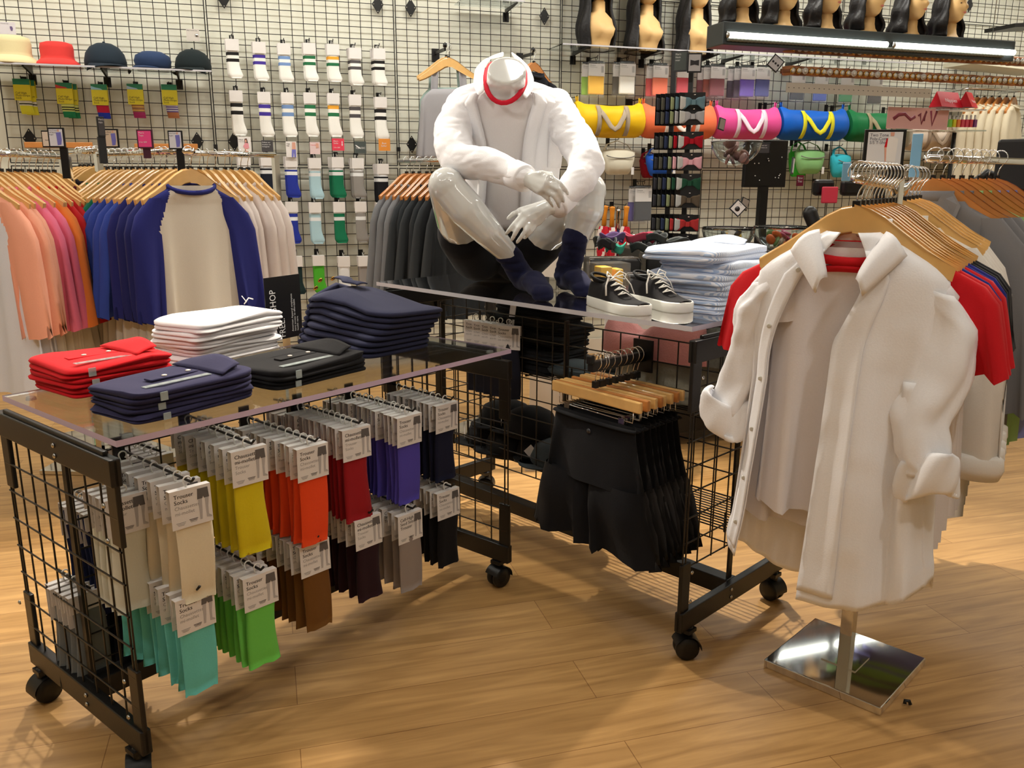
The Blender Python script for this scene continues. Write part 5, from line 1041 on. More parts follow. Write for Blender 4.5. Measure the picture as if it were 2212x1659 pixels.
# scanner, cap, headwear heap
sc_ = at_y(1742, 455, 4.2); t = empty('barcode_scanner', 'black barcode scanner on its stand on the counter', 'scanner', (sc_.x, sc_.y, cz), .5)
MB(PLAST).lathe([(.06, 0), (.055, .012), (.02, .02), (.016, .10)], n=18).build('stand', t); h_ = MB(PLAST); cone(h_, (0.02, 0, .20), (.07, -.06, .02), .035, .028); h_.build('head', t)
hp_ = at_y(1790, 448, 4.4); t = empty('hat', 'peach bucket hat on the counter right of the scanner', 'hat', (hp_.x, hp_.y, cz), 0); MB(cloth((226, 150, 130))).lathe([(.13, 0), (.09, .03), (.085, .07), (.05, .085), (0, .086)], n=26).build('crown', t)
for k, (px, w) in enumerate([(1776, .10), (1838, .11)]):
    q = at_y(px, 402, 4.9); m = MB(PLAST); m.box((0, 0, 0), (w * 1.3, .05, .09)); tag(m.build('black_pouch', loc=q, rz=PHI, bev=.02), f"black pouch hanging {'above the peach hat' if k == 0 else 'beside the front sign post'}", 'pouch'); whook(wl(px, 388, .12), f"black wall hook {'above the peach hat' if k == 0 else 'left of the front sign post'}")
hb = at_y(1790, 418, 4.85); tag(MB(REDP).box((0, 0, 0), (.10, .02, .09)).build('red_pouch', loc=hb, rz=PHI, bev=.006), 'small red pouch hanging behind the scanner', 'pouch')
# black heap table between the mannequin and the tower: trays with patterned headbands
ht = at_y(1335, 600, 3.95); t = empty('accessory_stand', 'black wire stand with trays behind the sneakers', 'display stand', (ht.x + .12, ht.y, 0), .1)
for k, (x, y, z) in enumerate([(-.16, -.02, .985), (.12, .05, 1.0), (-.02, -.16, .93)]):
    MB(SBK).box((x, y, z), (.24, .16, .09)).build('tray', t, bev=.01)
    MB(STEEL).tube([(x - .12, y - .082, z + .02), (x - .12, y - .085, z + .052), (x + .10, y - .085, z + .052), (x + .12, y - .085, z + .02)], .002, 5).build('tray_rim', t)
MB(BLACK).box((0, .02, .47), (.05, .05, .90)).box((0, .02, .012), (.36, .3, .024)).box((0, 0, .91), (.34, .26, .02)).build('post', t)
PAT = mat('headband_pattern', (46, 52, 52), .6, var=.8)
for k in range(13):
    q = V((ht.x + .12 + jit(.2), ht.y + jit(.1), 1.06 + .02 * (k % 3))); c = [(34, 36, 38), (70, 78, 78), (160, 60, 80), (60, 150, 130), (40, 40, 44), (90, 70, 110)][k % 6] if k > 5 else (40, 44, 46)
    m = MB(PAT if k < 8 else cloth(c)); m.grid(lambda a, b: V(((.07 + .012 * (b - .5)) * cos(a * 2 * pi), (.03 + .01 * (b - .5)) * sin(a * 2 * pi), .035 * b + .010 * sin(a * 2 * pi * 3 + k))), 26, 4, closed=True)
    tag(m.build('headband', loc=q, rz=rnd.uniform(0, 3), solid=.004), 'patterned headband in the dark heap on the black stand' if k < 8 else f"{['grey', 'dusty pink', 'mint', 'black', 'violet'][k - 8]} headband in the dark heap on the black stand", 'headband', 'headbands heaped on the black stand')
sign_holder(1457, 536, 48, 26, 3.9, CARD, 'white card with a small portrait leaning behind the striped shirts', (("Men's", .08, .68, .18, 1), ('Oxford', .08, .46, .18, 1)), 0, tilt=R(-8), frame=CARD, extra=lambda m, w, h, y: m.lathe([(h * .24, 0), (0, .0006)], (w * .28, y, h * .1), 14, mi=3, M=Matrix.Rotation(pi / 2, 3, 'X')))
# ---------------------------------------------------------------- light box with wig heads, bead / watch rails
FO = 1.15
u0, zt0 = wpx(1560, 43, FO + .10); u1, _ = wpx(2192, 80, FO + .10); _, zb0 = wpx(1560, 94, FO + .10); hb_ = zt0 - zb0
t = empty('light_box', 'long dark light box with two white tubes, wig heads on top', 'light fixture', wall((u0 + u1) / 2, 0, FO), PHI); Lb = u1 - u0; zc = (zt0 + zb0) / 2
MB(mat('fixture_grey', (52, 58, 60), .4)).box((0, 0, zc), (Lb, .20, hb_)).build('housing', t, bev=.006)
TUBE = mat('tube_light', (250, 252, 240), .5, emit=7)
for a, b in ((-Lb / 2 + .03, .06), (.12, Lb / 2 - .02)):
    o = MB(TUBE).tube([(a, -.112, zc - .012), (b, -.112, zc - .012)], .019, 12).build('light_tube', t)
    MB(STEEL).tube([(a - .015, -.112, zc - .012), (a, -.112, zc - .012)], .02, 12).build('tube_cap', t)
MB(mat('lens_ribbed', (120, 124, 116), .4)).tube([(-Lb / 2 + .03 + Lb * .94 * i / 160, -.108, zc - .036 - .003 * (i % 2)) for i in range(161)], .012, 6).build('ribbed_lens', t)
for a in (-.45, 0, .45): MB(STEEL).tube([(a * Lb, 0, zc + hb_ / 2), (a * Lb, 0, 3.4)], .003, 6).build('suspension_wire', t)
for k, px in enumerate((1598, 1688, 1780, 1872, 1965, 2050)):
    u, _ = wpx(px, 30, FO); wig_bust(u, FO, zt0 + .001, f"wig head with long black hair on the light box, {['leftmost', 'second', 'third', 'fourth', 'fifth', 'rightmost'][k]} of six", False, rz=.30, grp='wig heads on the light box', sc=.98, hl=.20)
LEA = [mat('leather_%d' % i, c, .5) for i, c in enumerate([(176, 116, 74), (150, 96, 60), (196, 140, 96), (130, 84, 56)])]
GOLD = mat('gold_metal', (214, 170, 80), .2, 1); FACE = mat('watch_face', (226, 222, 214), .3)
wp = []
for k in range(6):
    t = bpy.data.objects.new('wristwatch', None); COL.objects.link(t); t.empty_display_size = .02
    MB(LEA[k % 4]).lathe([(.026, -.021), (.030, -.018), (.031, 0), (.030, .018), (.026, .021)], n=16, sx=1).build('cushion', t)
    MB([LEA[3], PLAST, GOLD, CARD, STEEL, LEA[1]][k]).lathe([(.0325, -.008), (.0335, 0), (.0325, .008)], n=18).build('strap', t)
    d = MB([GOLD, STEEL, GOLD, CARD, STEEL, GOLD][k], FACE); q = Matrix.Rotation(pi / 2, 3, 'X')
    d.lathe([(.014, -.002), (.0155, .002), (.0145, .006)], (0, -.032, 0), 16, M=q); d.lathe([(.012, .0062), (0, .0064)], (0, -.032, 0), 14, mi=1, M=q); d.build('dial', t); wp.append([t, False])
def watch_row(x0, y0, x1, y1, n, off, lab, seq):
    ua, za = wpx(x0, y0, off); ub, zb = wpx(x1, y1, off)
    for k in range(n):
        f = k / (n - 1); p = wall(ua + (ub - ua) * f, (za + zb) / 2, off); w_ = wp[seq(k)]; rot = (.1, jit(.15), PHI)
        if w_[1]: o = dup(w_[0], p, rot=rot)
        else: o = w_[0]; o.location = p; o.rotation_euler = rot; w_[1] = True
        o.scale = (1.35,) * 3
        kind = ['brown leather', 'black strap', 'gold', 'pale', 'steel', 'tan gold'][seq(k)]
        tag(o, f'{kind} wristwatch on a brown cushion, {"left" if f < .34 else "middle" if f < .67 else "right"} part of the {lab}', 'watch', f'watches on the {lab}')
    m = MB(LEA[3]); m.bar(wall(ua - .03, (za + zb) / 2 + .0, off - .045), wall(ub + .05, (za + zb) / 2, off - .045), .008, .03)
    tag(m.build('watch_rail'), f'thin dark rail carrying the {lab}', 'display rail')
watch_row(1702, 100, 2215, 130, 44, FO, 'upper watch row', lambda k: [0, 3, 3, 4, 2, 3][k % 6] if k < 12 else [2, 2, 5, 0][k % 4] if k < 27 else [4, 1, 0, 2, 4][k % 5])
watch_row(1700, 149, 2200, 172, 42, FO, 'lower watch row', lambda k: [0, 5, 3, 0][k % 4] if k < 30 else [2, 1, 5][k % 3])
ua, za = wpx(1695, 186, FO); ub, _ = wpx(2008, 196, FO); m = MB(mat('tag_strip', (196, 188, 176), .5), INK); p = (wall(ua, za, FO) + wall(ub, za, FO)) / 2
m.box((0, 0, 0), (ub - ua, .003, .062)); 
for k in range(30): m.box((-(ub - ua) / 2 + (ub - ua) * (k + .5) / 30, -.002, 0), (.008, .001, .004), mi=1)
tag(m.build('price_strip', loc=p, rz=PHI), 'long pale price strip under the lower watch row', 'price strip')
# poster, boxes, nail polish, cardigans
u_, z_ = wpx(1980, 252, 1.0)
def curve(m, pts, w, y): m.tube([(x, y, z) for x, z in pts], w, 6, mi=2, sq=.15, up=(0, 1, 0))
wcard(1980, 252, 132, 46, (mat('poster_pink', (228, 176, 172), .5), mat('poster_mauve', (214, 170, 180), .5), mat('poster_berry', (140, 60, 76), .4)), 1.0, 'pink cosmetics poster with berry coloured swirls and a V', name='poster', cat='poster', texts=(), extra=lambda m, w, h, y: (curve(m, [(-w * .40, -h * .05), (-w * .32, h * .15), (-w * .22, h * .2), (-w * .12, -h * .05), (-w * .05, h * .1)], .013, y), curve(m, [(0, h * .12), (w * .03, h * .25), (w * .06, -h * .25), (w * .13, h * .35), (w * .10, -h * .1)], .009, y), curve(m, [(w * .2, h * .38), (w * .24, -h * .3), (w * .3, h * .38)], .010, y)))
for k, (px, w, nm) in enumerate([(2040, 54, 'left'), (2086, 34, 'right')]):
    a = wl(px - w / 2, 217, .98); b = wl(px + w / 2, 217, .98); L_ = (b - a).length; c = wl(px, 228, .98); m = MB(mat('box_red', (206, 26, 44), .4), SWH, mat('box_side', (200, 196, 190), .5))
    m.prism([(-.055, 0), (.055, 0), (0, .11)], L_, 0, Matrix.Translation((-L_ / 2, 0, 0)) @ Matrix(((0, 0, 1, 0), (1, 0, 0, 0), (0, 1, 0, 0), (0, 0, 0, 1))))
    m.text('Nippies', (0, -.045, .035), (1, 0, 0), (0, .45, .9), .042 if k == 0 else .03, 1, 'CENTER'); tag(m.build('triangular_box', loc=c, rz=PHI + (.5 if k else .15)), f'red triangular box reading Nippies, {nm} one above the poster', 'box', 'red triangular boxes')
for k, c in enumerate([(120, 196, 60), (226, 214, 40), (238, 130, 60), (226, 70, 90), (222, 60, 90), (214, 50, 70), (120, 50, 120)]):
    p = wl(2047 + 9 * k, 271, .98); m = MB(mat('polish_%d' % k, c, .2, coat=.6), SWH); m.box((0, 0, .03), (.027, .027, .055)); m.lathe([(.008, .058), (.007, .09), (0, .091)], n=10, mi=1)
    tag(m.build('nail_polish', loc=p, rz=PHI, bev=.002), f"{['lime', 'yellow', 'orange', 'coral', 'pink', 'red', 'purple'][k]} nail polish bottle right of the pink poster", 'nail polish', 'nail polish bottles by the poster')
a, b = wl(2040, 272, .98), wl(2112, 275, .98); sh_ = empty('acrylic_riser', 'clear riser with the pink poster, red boxes and nail polish', 'display riser', (0, 0, 0)); m = MB(ACRY, ACRYE); a2 = wl(1912, 276, .98); m.bar(a2 - V((0, 0, .012)), b - V((0, 0, .012)), .14, .01); m.build('board', sh_); m = MB(ACRYE)
a3 = wl(2014, 231, .98); b3_ = wl(2112, 231, .98); m.bar(a3 - V((0, 0, .01)), b3_ - V((0, 0, .01)), .14, .008); m.build('upper_board', sh_)
m = MB(BLACK); q = wl(2060, 276, 1.0); m.tube([(q.x, q.y, 0), (q.x, q.y, q.z - .02)], .015, 10).box((q.x, q.y, .01), (.4, .3, .02)); m.build('post', sh_)
CG = tee('cardigan', '', cloth((214, 202, 176)), cloth((214, 202, 176)), 71, ln=.72, slv=.62, wd=.2, th=.04)
for k in range(6):
    q = wl(2190 - 16 * k, 186, .30); o = place_garment(CG, used, q - V((0, 0, 0)), PHI + .5 - .03 * k, 'cardigan', f'beige knitted cardigan, {ORD[k]} from the right on the far wall', 'cardigan', 'beige cardigans on the wall')
    if k == 0: hc_ = hanger('wooden_hanger', f'wooden hanger with beige cardigan, {ORD[k]} from right', q, PHI + .5, WOODD, 'hangers with the beige cardigans')
    else: dup(hc_, q, PHI + .5 - .03 * k, f'wooden hanger with beige cardigan, {ORD[k]} from right')
a, b = wl(2095, 186, .30), wl(2212, 190, .30); m = MB(CHROME); m.tube([a, b], .01, 8); m.tube([a, a - WN * .28], .01, 8); m.tube([b, b - WN * .28], .01, 8); tag(m.build('wall_rail'), 'chrome wall rail carrying the beige cardigans', 'clothes rail')
a, b = wl(1650 + 415, 133, .35), wl(2230, 150, .35); m = MB(mat('shelf_cream', (222, 218, 196), .4)); m.bar(a, b, .3, .035); tag(m.build('white_shelf'), 'cream shelf on the wall above the beige cardigans', 'shelf')
a, b = wl(2155, 56, .35), wl(2235, 52, .35); m = MB(BLACK); m.bar(a, b, .3, .03); tag(m.build('black_shelf'), 'black shelf at the top right corner', 'shelf')
q = at_y(2192, 352, 3.6); t = empty('monitor', 'black register monitor seen from behind at the right edge', 'monitor', (q.x, q.y, q.z), -.9); MB(PLAST).box((0, 0, 0), (.16, .03, .21)).build('screen', t, bev=.012); MB(PLAST).box((0, .02, -.18), (.04, .03, .22)).build('stand', t)
q = at_y(2135, 405, 3.9); tag(MB(PLAST).tube([q + V((-.05, 0, -.03)), q + V((-.06, 0, .04)), q + V((-.02, 0, .07)), q + V((.04, 0, .05)), q + V((.02, 0, .0)), q + V((.05, 0, -.10)), q + V((.05, 0, -.2))], .022, 10).build('cable_arm'), 'black curved device arm behind the grey shirts', 'device arm')
# ---------------------------------------------------------------- goods on and under the taller table
P2 = lambda a, b, z: T2C + T2L * a + T2S * b + V((0, 0, z))
CANV = cloth((30, 29, 31), 'canvas_black'); RUB = mat('rubber_white', (226, 226, 218), .4)
def shoe(heel, toe, lab, side):
    d = (toe - heel); L = .285; d.normalize(); rz = atan2(d.y, d.x); t = empty('sneaker', lab, 'shoe', (heel.x, heel.y, T2Z), rz, 'pair of black sneakers'); s_ = side
    def wdt(q): return .030 + .020 * sin(min(1, q / .9) * pi * .55) - .004 * math.exp(-((q - .42) / .15) ** 2)
    def outline(q, sc=1): return wdt(q) * sc * (sqrt(max(0, 1 - ((q - .80) / .2) ** 2)) if q > .80 else 1) * (sqrt(max(0, 1 - ((.12 - q) / .12) ** 2)) if q < .12 else 1)
    def ringp(z, sc, n=44, grow=0):
        out = []
        for k in range(n):
            a = 2 * pi * k / n; q = .5 - .5 * cos(a); y = outline(q, sc) + grow * (1 if 0 < q < 1 else 0); out.append(V((L * (q * (1 + 2 * grow / L) - grow / L), (y if a < pi else -y) + s_ * .008 * sin(q * pi), z)))
        return out
    m = MB(RUB); n = 44; zs = [(0, 0), (.003, .0025), (.028, .002), (.031, -.001)]; vs = []
    for z, g in zs: vs += ringp(z, 1, n, g)
    m.add(vs, [(j * n + k, j * n + (k + 1) % n, (j + 1) * n + (k + 1) % n, (j + 1) * n + k) for j in range(3) for k in range(n)] + [tuple(range(n - 1, -1, -1)), tuple(3 * n + k for k in range(n))]); m.build('sole', t)
    m = MB(CANV)
    def up(u, v):   # v 0..1 along the shoe, u 0..1 over the top
        q = .02 + .965 * v; hgt = .030 + .055 * (1 - sm(0, 1, (q - .36) / .42)) + .006; a = pi * u; w_ = outline(q) * .96 + .001
        open_ = 1 if q < .40 else 0; r = sin(a) ** .7
        z = .028 + (hgt - .028) * r; x = L * q
        if q < .42: k = sm(0, 1, (.42 - q) / .12); y = cos(a) * w_ * (1 - .25 * r); z = z - k * .012 * sin(a) ** 8 * 4
        else: y = cos(a) * w_ * (1 - .15 * r)
        return V((x, y + s_ * .008 * sin(q * pi), z))
    m.grid(up, 22, 40); m.build('upper', t)
    MB(mat('shoe_lining', (14, 14, 15), .9)).tube([(L * (.22 + .17 * cos(a)), s_ * .006 + .027 * sin(a), .088 - .010 * cos(a)) for a in [2 * pi * k / 24 for k in range(25)]], .0045, 6).grid(lambda u, v: V((L * (.22 + .165 * cos(u * 2 * pi) * v), s_ * .006 + .026 * sin(u * 2 * pi) * v, .060 + .026 * v ** 3)), 24, 4, closed=True).build('opening', t)
    m = MB(mat('lace_white', (236, 234, 226), .7))
    for k in range(4):
        x = L * (.45 + .065 * k); z = .091 - .0115 * k; w_ = .021 - .001 * k
        m.tube([(x, -w_ + s_ * .007, z - .007), (x - .003, s_ * .007, z + .002), (x, w_ + s_ * .007, z - .007)], .0036, 6, sq=.6); m.tube([(x, -w_ + s_ * .007, z - .006), (x + .014, s_ * .007, z), (x + .018, w_ + s_ * .007, z - .012)], .003, 6, sq=.6)
    x = L * .43; z = .096
    for e in (-1, 1):
        m.tube([(x, s_ * .007, z), (x - .006, e * .022, z + .016), (x + .010, e * .034, z + .008), (x + .016, e * .026, z - .006), (x + .004, e * .006, z)], .003, 6, sq=.6); m.tube([(x, s_ * .007, z), (x + .008, e * .025, z + .006), (x + .022, e * .044, z - .022), (x + .034, e * .05, z - .05)], .003, 6, sq=.6)
    m.build('laces', t)
shoe(V((.255, 2.665, 0)), V((.385, 2.40, 0)), 'black canvas sneaker with white sole, left one nearer the mannequin', -1)
shoe(V((.385, 2.72, 0)), V((.515, 2.455, 0)), 'black canvas sneaker with white sole, right one nearer the striped shirts', 1)
st = bpy.data.materials.new('striped_seersucker'); st.use_nodes = True; nt = st.node_tree; bs = nt.nodes['Principled BSDF']; bs.inputs['Roughness'].default_value = .85
tc = nt.nodes.new('ShaderNodeTexCoord'); wv = nt.nodes.new('ShaderNodeTexWave'); wv.inputs['Scale'].default_value = 52; wv.bands_direction = 'X'; wv.wave_profile = 'SIN'; cr = nt.nodes.new('ShaderNodeValToRGB')
cr.color_ramp.elements[0].position = .35; cr.color_ramp.elements[0].color = lin((168, 188, 218)); cr.color_ramp.elements[1].position = .6; cr.color_ramp.elements[1].color = lin((226, 230, 240))
nt.links.new(tc.outputs['Object'], wv.inputs['Vector']); nt.links.new(wv.outputs['Color'], cr.inputs[0]); nt.links.new(cr.outputs[0], bs.inputs['Base Color']); MATS['cloth_1_2_3'] = st
tops, _, _ = stack('folded_shirt', (.655, 2.56), R(47), .34, .30, [.030, .032, .034, .036, .04], (1, 2, 3), 'blue and white striped shirt', 'shirt', 'striped shirts on the taller table', T2Z, 51, strip=False, btn=(228, 226, 224), spread=.018, dome=.1, where='beside the sneakers', wav=.006)
for i, o in enumerate(tops): o.rotation_euler[2] += [.0, -.05, .03, -.06, .02][i]
t = empty('clear_box', 'clear box with yellow packets behind the mannequin feet', 'box', (.34, 3.0, T2Z), .3)
m = MB(CLEAR); m.box((0, 0, .05), (.13, .09, .095)); m.build('box', t); MB(mat('packet_yellow', (240, 184, 20), .4)).box((-.02, 0, .045), (.045, .06, .08)).box((.035, .01, .04), (.03, .06, .07)).build('packets', t, bev=.004)
# shelf boards behind the centre grid
for z, lab in ((.66, 'upper'), (.30, 'lower')):
    m = MB(WIRE); 
    for k in range(13): m.wire(P2(.06, .335 + .02 * k, z), P2(1.36, .335 + .02 * k, z), .0025)
    for a in (.06, .5, .94, 1.36): m.wire(P2(a, .33, z - .004), P2(a, .585, z - .004), .004)
    for a in (.06, .71, 1.36): m.wire(P2(a, .33, z - .004), P2(a, .33, z + .06), .004)
    tag(m.build('wire_shelf'), f'{lab} black wire shelf on the far side of the taller display table', 'shelf', 'wire shelves of the taller table')
ang2 = atan2(-T2L.y, -T2L.x)
bp = P2(1.17, .345, 0); PANTS = (22, 23, 26)
ptops, _, _ = stack('folded_pants', (bp.x, bp.y), ang2, .36, .22, [.03] * 9, PANTS, 'black trousers', 'trousers', 'black trousers under the taller table', .665, 61, coll=False, strip=False, where='under the left part of the taller table', spread=.012, wav=.007)
m = MB(CARD, INK); m.box((0, 0, 0), (.03, .002, .16)); 
for k in range(9): m.box((-.002, -.0015, -.05 + .007 * k), (.014, .001, .0025 + .002 * (k % 2)), mi=1)
q = P2(1.02, .335, .86); tg = m.build('hang_tag', loc=q, rz=ang2); tg.rotation_euler = (0, .16, ang2); tag(tg, 'white barcode hang tag on the black trousers', 'hang tag')
for k, (a, c, nm) in enumerate([(.76, (58, 66, 70), 'dark grey'), (.66, (44, 52, 56), 'charcoal')]):
    q = P2(a, .42 + .06 * k, .665); t = empty('knit_beanie', f'{nm} knit beanie lying under the middle of the taller table', 'beanie', q, ang2 + .3 * k, 'beanies under the taller table'); m = MB(cloth(c)); m.lathe([(.04, 0), (.10, .005), (.115, .025), (.10, .05), (.05, .062), (0, .064)], n=26, sy=.75); m.build('body', t); MB(cloth(c)).tube([(.112 * cos(x), .084 * sin(x), .03) for x in [2 * pi * i / 24 for i in range(25)]], .014, 8).build('cuff', t)
KP = mat('knit_pink', (222, 150, 146), .95, bump=(180, .5), sheen=.2, var=.08); KG = mat('knit_grey', (150, 146, 130), .95, bump=(160, .6), sheen=.2, var=.12)
def heap(loc, rz, L, W_, Hh, m_, lab, seed, nm='knit_sweater'):
    m = MB(m_)
    def f(a, b):
        th = a * 2 * pi; r = sin(b * pi / 2) ** .6; x = cos(th) * r * L / 2; y = sin(th) * r * W_ / 2; n1 = noise.noise(V((x * 9 + seed, y * 9, 0))); n2 = noise.noise(V((x * 26 + seed, y * 14, 3)))
        return V((x * (1 + .2 * n1), y * (1 + .15 * n1), max(0, Hh * (1 - b ** 2.5) * (.8 + .5 * n1) + .028 * n2 * (1 - b))))
    m.grid(f, 56, 24, closed=True); o = m.build(nm, loc=loc, rz=rz); return tag(o, lab, 'sweater', 'knit sweaters under the taller table')
heap(P2(.36, .44, .665), ang2, .40, .2, .20, KG, 'grey ribbed knit sweater heaped under the right end of the taller table', 5)
heap(P2(.42, .43, .80), ang2, .46, .2, .125, KP, 'pink ribbed knit sweater crumpled on top of the grey one', 2)
CHK = mat('check_grey', (120, 122, 116), .9, var=.5, bump=(90, .3)); heap(P2(.17, .47, .80), ang2, .20, .16, .11, CHK, 'grey checked fabric lying beside the pink sweater', 9, 'checked_scarf')
for k, (a, b) in enumerate([(1.22, .42), (1.08, .40), (.96, .44), (.84, .41), (.72, .45), (1.15, .43), (1.0, .42)]):
    q = P2(a, b, .305 if k < 5 else .40); c = [(22, 22, 24), (26, 28, 32), (24, 24, 26), (60, 66, 70), (50, 56, 62), (20, 20, 22), (26, 26, 28)][k]
    t = empty('baseball_cap', f"{['black', 'ink black', 'black', 'slate grey', 'grey', 'black', 'black'][k]} cap on the lower wire shelf, {ORD[k]} from left" if k < 5 else f'black cap lying on top of the others, {"left" if k == 5 else "right"} one on the lower wire shelf', 'cap', q, ang2 + jit(.8), 'caps under the taller table')
    MB(cloth(c)).lathe([(.105, 0), (.108, .04), (.09, .08), (.05, .10), (0, .105)], n=24).build('crown', t); MB(cloth(c)).grid(lambda u, v: V((.09 * cos(pi + u * pi), -.05 - .09 * sin(u * pi) * (.6 + .6 * v), .018)), 12, 3).build('visor', t, solid=.004)
    if k % 2 == 0:
        g = MB(CARD, INK).box((0, -.115, .055), (.04, .002, .04), M=Matrix.Rotation(.78, 3, 'Y')); g.build('hang_tag', t)
for k in range(5):
    q = P2(1.16 - .045 * k, .30 - .02, .865); pk = trouser_pack((30, 32, 44), 80) if k == 0 else dup(pk, q, ang2 + pi * 0 + jit(.1)); pk.location = q; pk.rotation_euler = (0, 0, ang2 + pi / 2 * .3); tag(pk, f'black socks on white card at the far left end of the taller table, {ORD[k]} pack', 'socks', 'black socks at the left end of the taller table')
wbp = P2(.62, .62, 0); 
m = MB(CARD, INK, REDP); m.box((0, 0, .0), (.26, .01, .20))
for i in range(3):
    for j in range(2): m.prism([(.03 * cos(a), .024 * sin(a)) for a in [pi * x / 8 for x in range(9)]], .001, 2 if (i, j) == (0, 1) else 1, Matrix.Translation((-.08 + .08 * i, -.0055, -.06 + .07 * j)) @ Matrix.Rotation(pi / 2, 4, 'X'))
q = at_y(1370, 722, 3.55); pb_ = MB(BLACK).box((q.x, q.y + .04, q.z / 2 - .05), (.03, .03, q.z - .1)).box((q.x, q.y + .04, .01), (.3, .2, .02)); 
o = m.build('picture_board', loc=q, rz=.1); tag(o, 'white board with dark arch shapes standing behind the pink sweater', 'board'); tag(pb_.build('board_stand'), 'black stand carrying the white arch board', 'stand')
q = at_y(1190, 700, 3.95); tag(MB(mat('white_panel', (226, 218, 206), .6)).box((q.x, q.y, .52), (.2, .02, 1.02)).box((q.x, q.y, .01), (.24, .12, .02)).build('upright_board'), 'plain white upright panel behind the black trousers', 'panel')
# black shorts on clip hangers hanging from the centre grid
ar = at_plane(1393, 738, P2(0, .30, 0), T2S); a_ = (ar - T2C).dot(T2L); ar = P2(a_, .30, ar.z - .045); tip = at_plane(1275, 792, P2(0, -.02, 0), T2S)
t = empty('faceout_arm', 'black arm with end knob carrying black shorts, fixed to the taller table grid', 'display arm', (0, 0, 0)); m = MB(SBK); dr = (tip - ar); dr.z = 0
m.bar(ar, tip, .022, .032).box(tip + V((0, 0, .022)), (.02, .02, .025), atan2(dr.y, dr.x)); m.build('arm', t, bev=.003); MB(SBK).bar(ar + T2S * -.008 + V((0, 0, .055)), ar + T2S * -.008 + V((0, 0, -.05)), .075, .008, up=tuple(T2S)).build('bracket', t)
def shorts_proto():
    t = bpy.data.objects.new('hanging_shorts', None); COL.objects.link(t); m = MB(cloth((20, 20, 23), 'shorts_black')); z0 = -.165
    rg = [(0, 0, z0, .165, .012)] + [(0, 0, z0 - .03 - .17 * i / 4, .172 + .032 * i / 4, .016 + .02 * i / 4) for i in range(5)]
    ring_surface(m, rg, 30, seed=4, fold=.6, k=4)
    for sx in (-1, 1):
        rg = [(sx * (.1 + .03 * i / 5), 0, z0 - .19 - .225 * i / 5 - sx * .0, .105 + .035 * i / 5, .036 + .012 * sin(i)) for i in range(6)]; ring_surface(m, rg, 22, seed=sx + 3, fold=.9, k=5)
    m.build('body', t); MB(cloth((20, 20, 23), 'shorts_black')).tube([(.168 * cos(a), .016 * sin(a), z0 - .014) for a in [2 * pi * k / 30 for k in range(31)]], .014, 6, sq=.35, up=(0, 0, 1)).build('waistband', t)
    MB(mat('button_dark', (70, 70, 74), .3, .6)).lathe([(.009, 0), (.008, .003), (0, .004)], (0, -.022, z0 - .045), 14, M=Matrix.Rotation(pi / 2, 3, 'X')).build('button', t); return t
SP = shorts_proto(); d = (tip - ar).normalized(); Lr = (tip - ar).length; rzs = atan2(-T2L.y, -T2L.x) - R(4); hp = None
for k in range(9):
    p = tip - d * (.03 + (Lr - .05) * [0, .10, .16, .28, .42, .55, .68, .82, .92][k]); p = p + V((0, 0, .012)); rz = rzs + jit(.05); wm = [WOODH, WOODD, WOODH][k % 3 == 1]
    lab = f'{"pale" if wm is WOODH else "reddish"} wooden clip hanger, {ORD[k]} on the shorts arm'
    if k < 2: hh = hanger('clip_hanger', lab, p, rz, wm, 'clip hangers on the shorts arm', clips=True, wd=.185, hook_r=.023); hp = hp or []; hp.append(hh)
    else: dup(hp[0 if wm is WOODH else 1], p, rz, lab)
    place_garment(SP, used, p, rz, 'hanging_shorts', f'pair of black shorts, {ORD[k]} on the clip hanger arm', 'shorts', 'black shorts on the arm')
# ---------------------------------------------------------------- chrome rack at the right with the open white shirt in front
RC = V((.985, 2.225, 0)); DA = V((-.567, -.824, 0)); HZ_ = 1.392
t = empty('garment_rack', 'chrome four-way garment rack with square mirror base at the right', 'garment rack', (0, 0, 0))
a46 = R(46); bc = V((.97, 2.2, 0)); MB(CHROME).box(bc + V((0, 0, .0125)), (.335, .335, .025), a46).build('base_plate', t, bev=.003); MB(CHROME).box(bc + V((0, 0, .0265)), (.10, .10, .003), a46).build('weld_plate', t)
MB(CHROME).box(bc + V((0, 0, .70)), (.034, .034, 1.36), a46).build('post', t, bev=.002)
S0 = at_y(1856, 363, 1.87); S0.z = HZ_; e = RC + DA * .02; e.z = HZ_ - .03; front = S0 + DA * .03; front.z = HZ_ - .012
m = MB(CHROME); m.tube([bc + V((0, 0, 1.34)), bc + V((0, 0, 1.365)) + DA * .06, front], .010, 10).build('arm', t)
B_end = bc + V((.24, .40, HZ_ - .012)); m = MB(CHROME); m.tube([bc + V((0, 0, 1.34)), B_end], .010, 10).build('arm', t)
rzA = atan2(DA.y, DA.x) + pi / 2
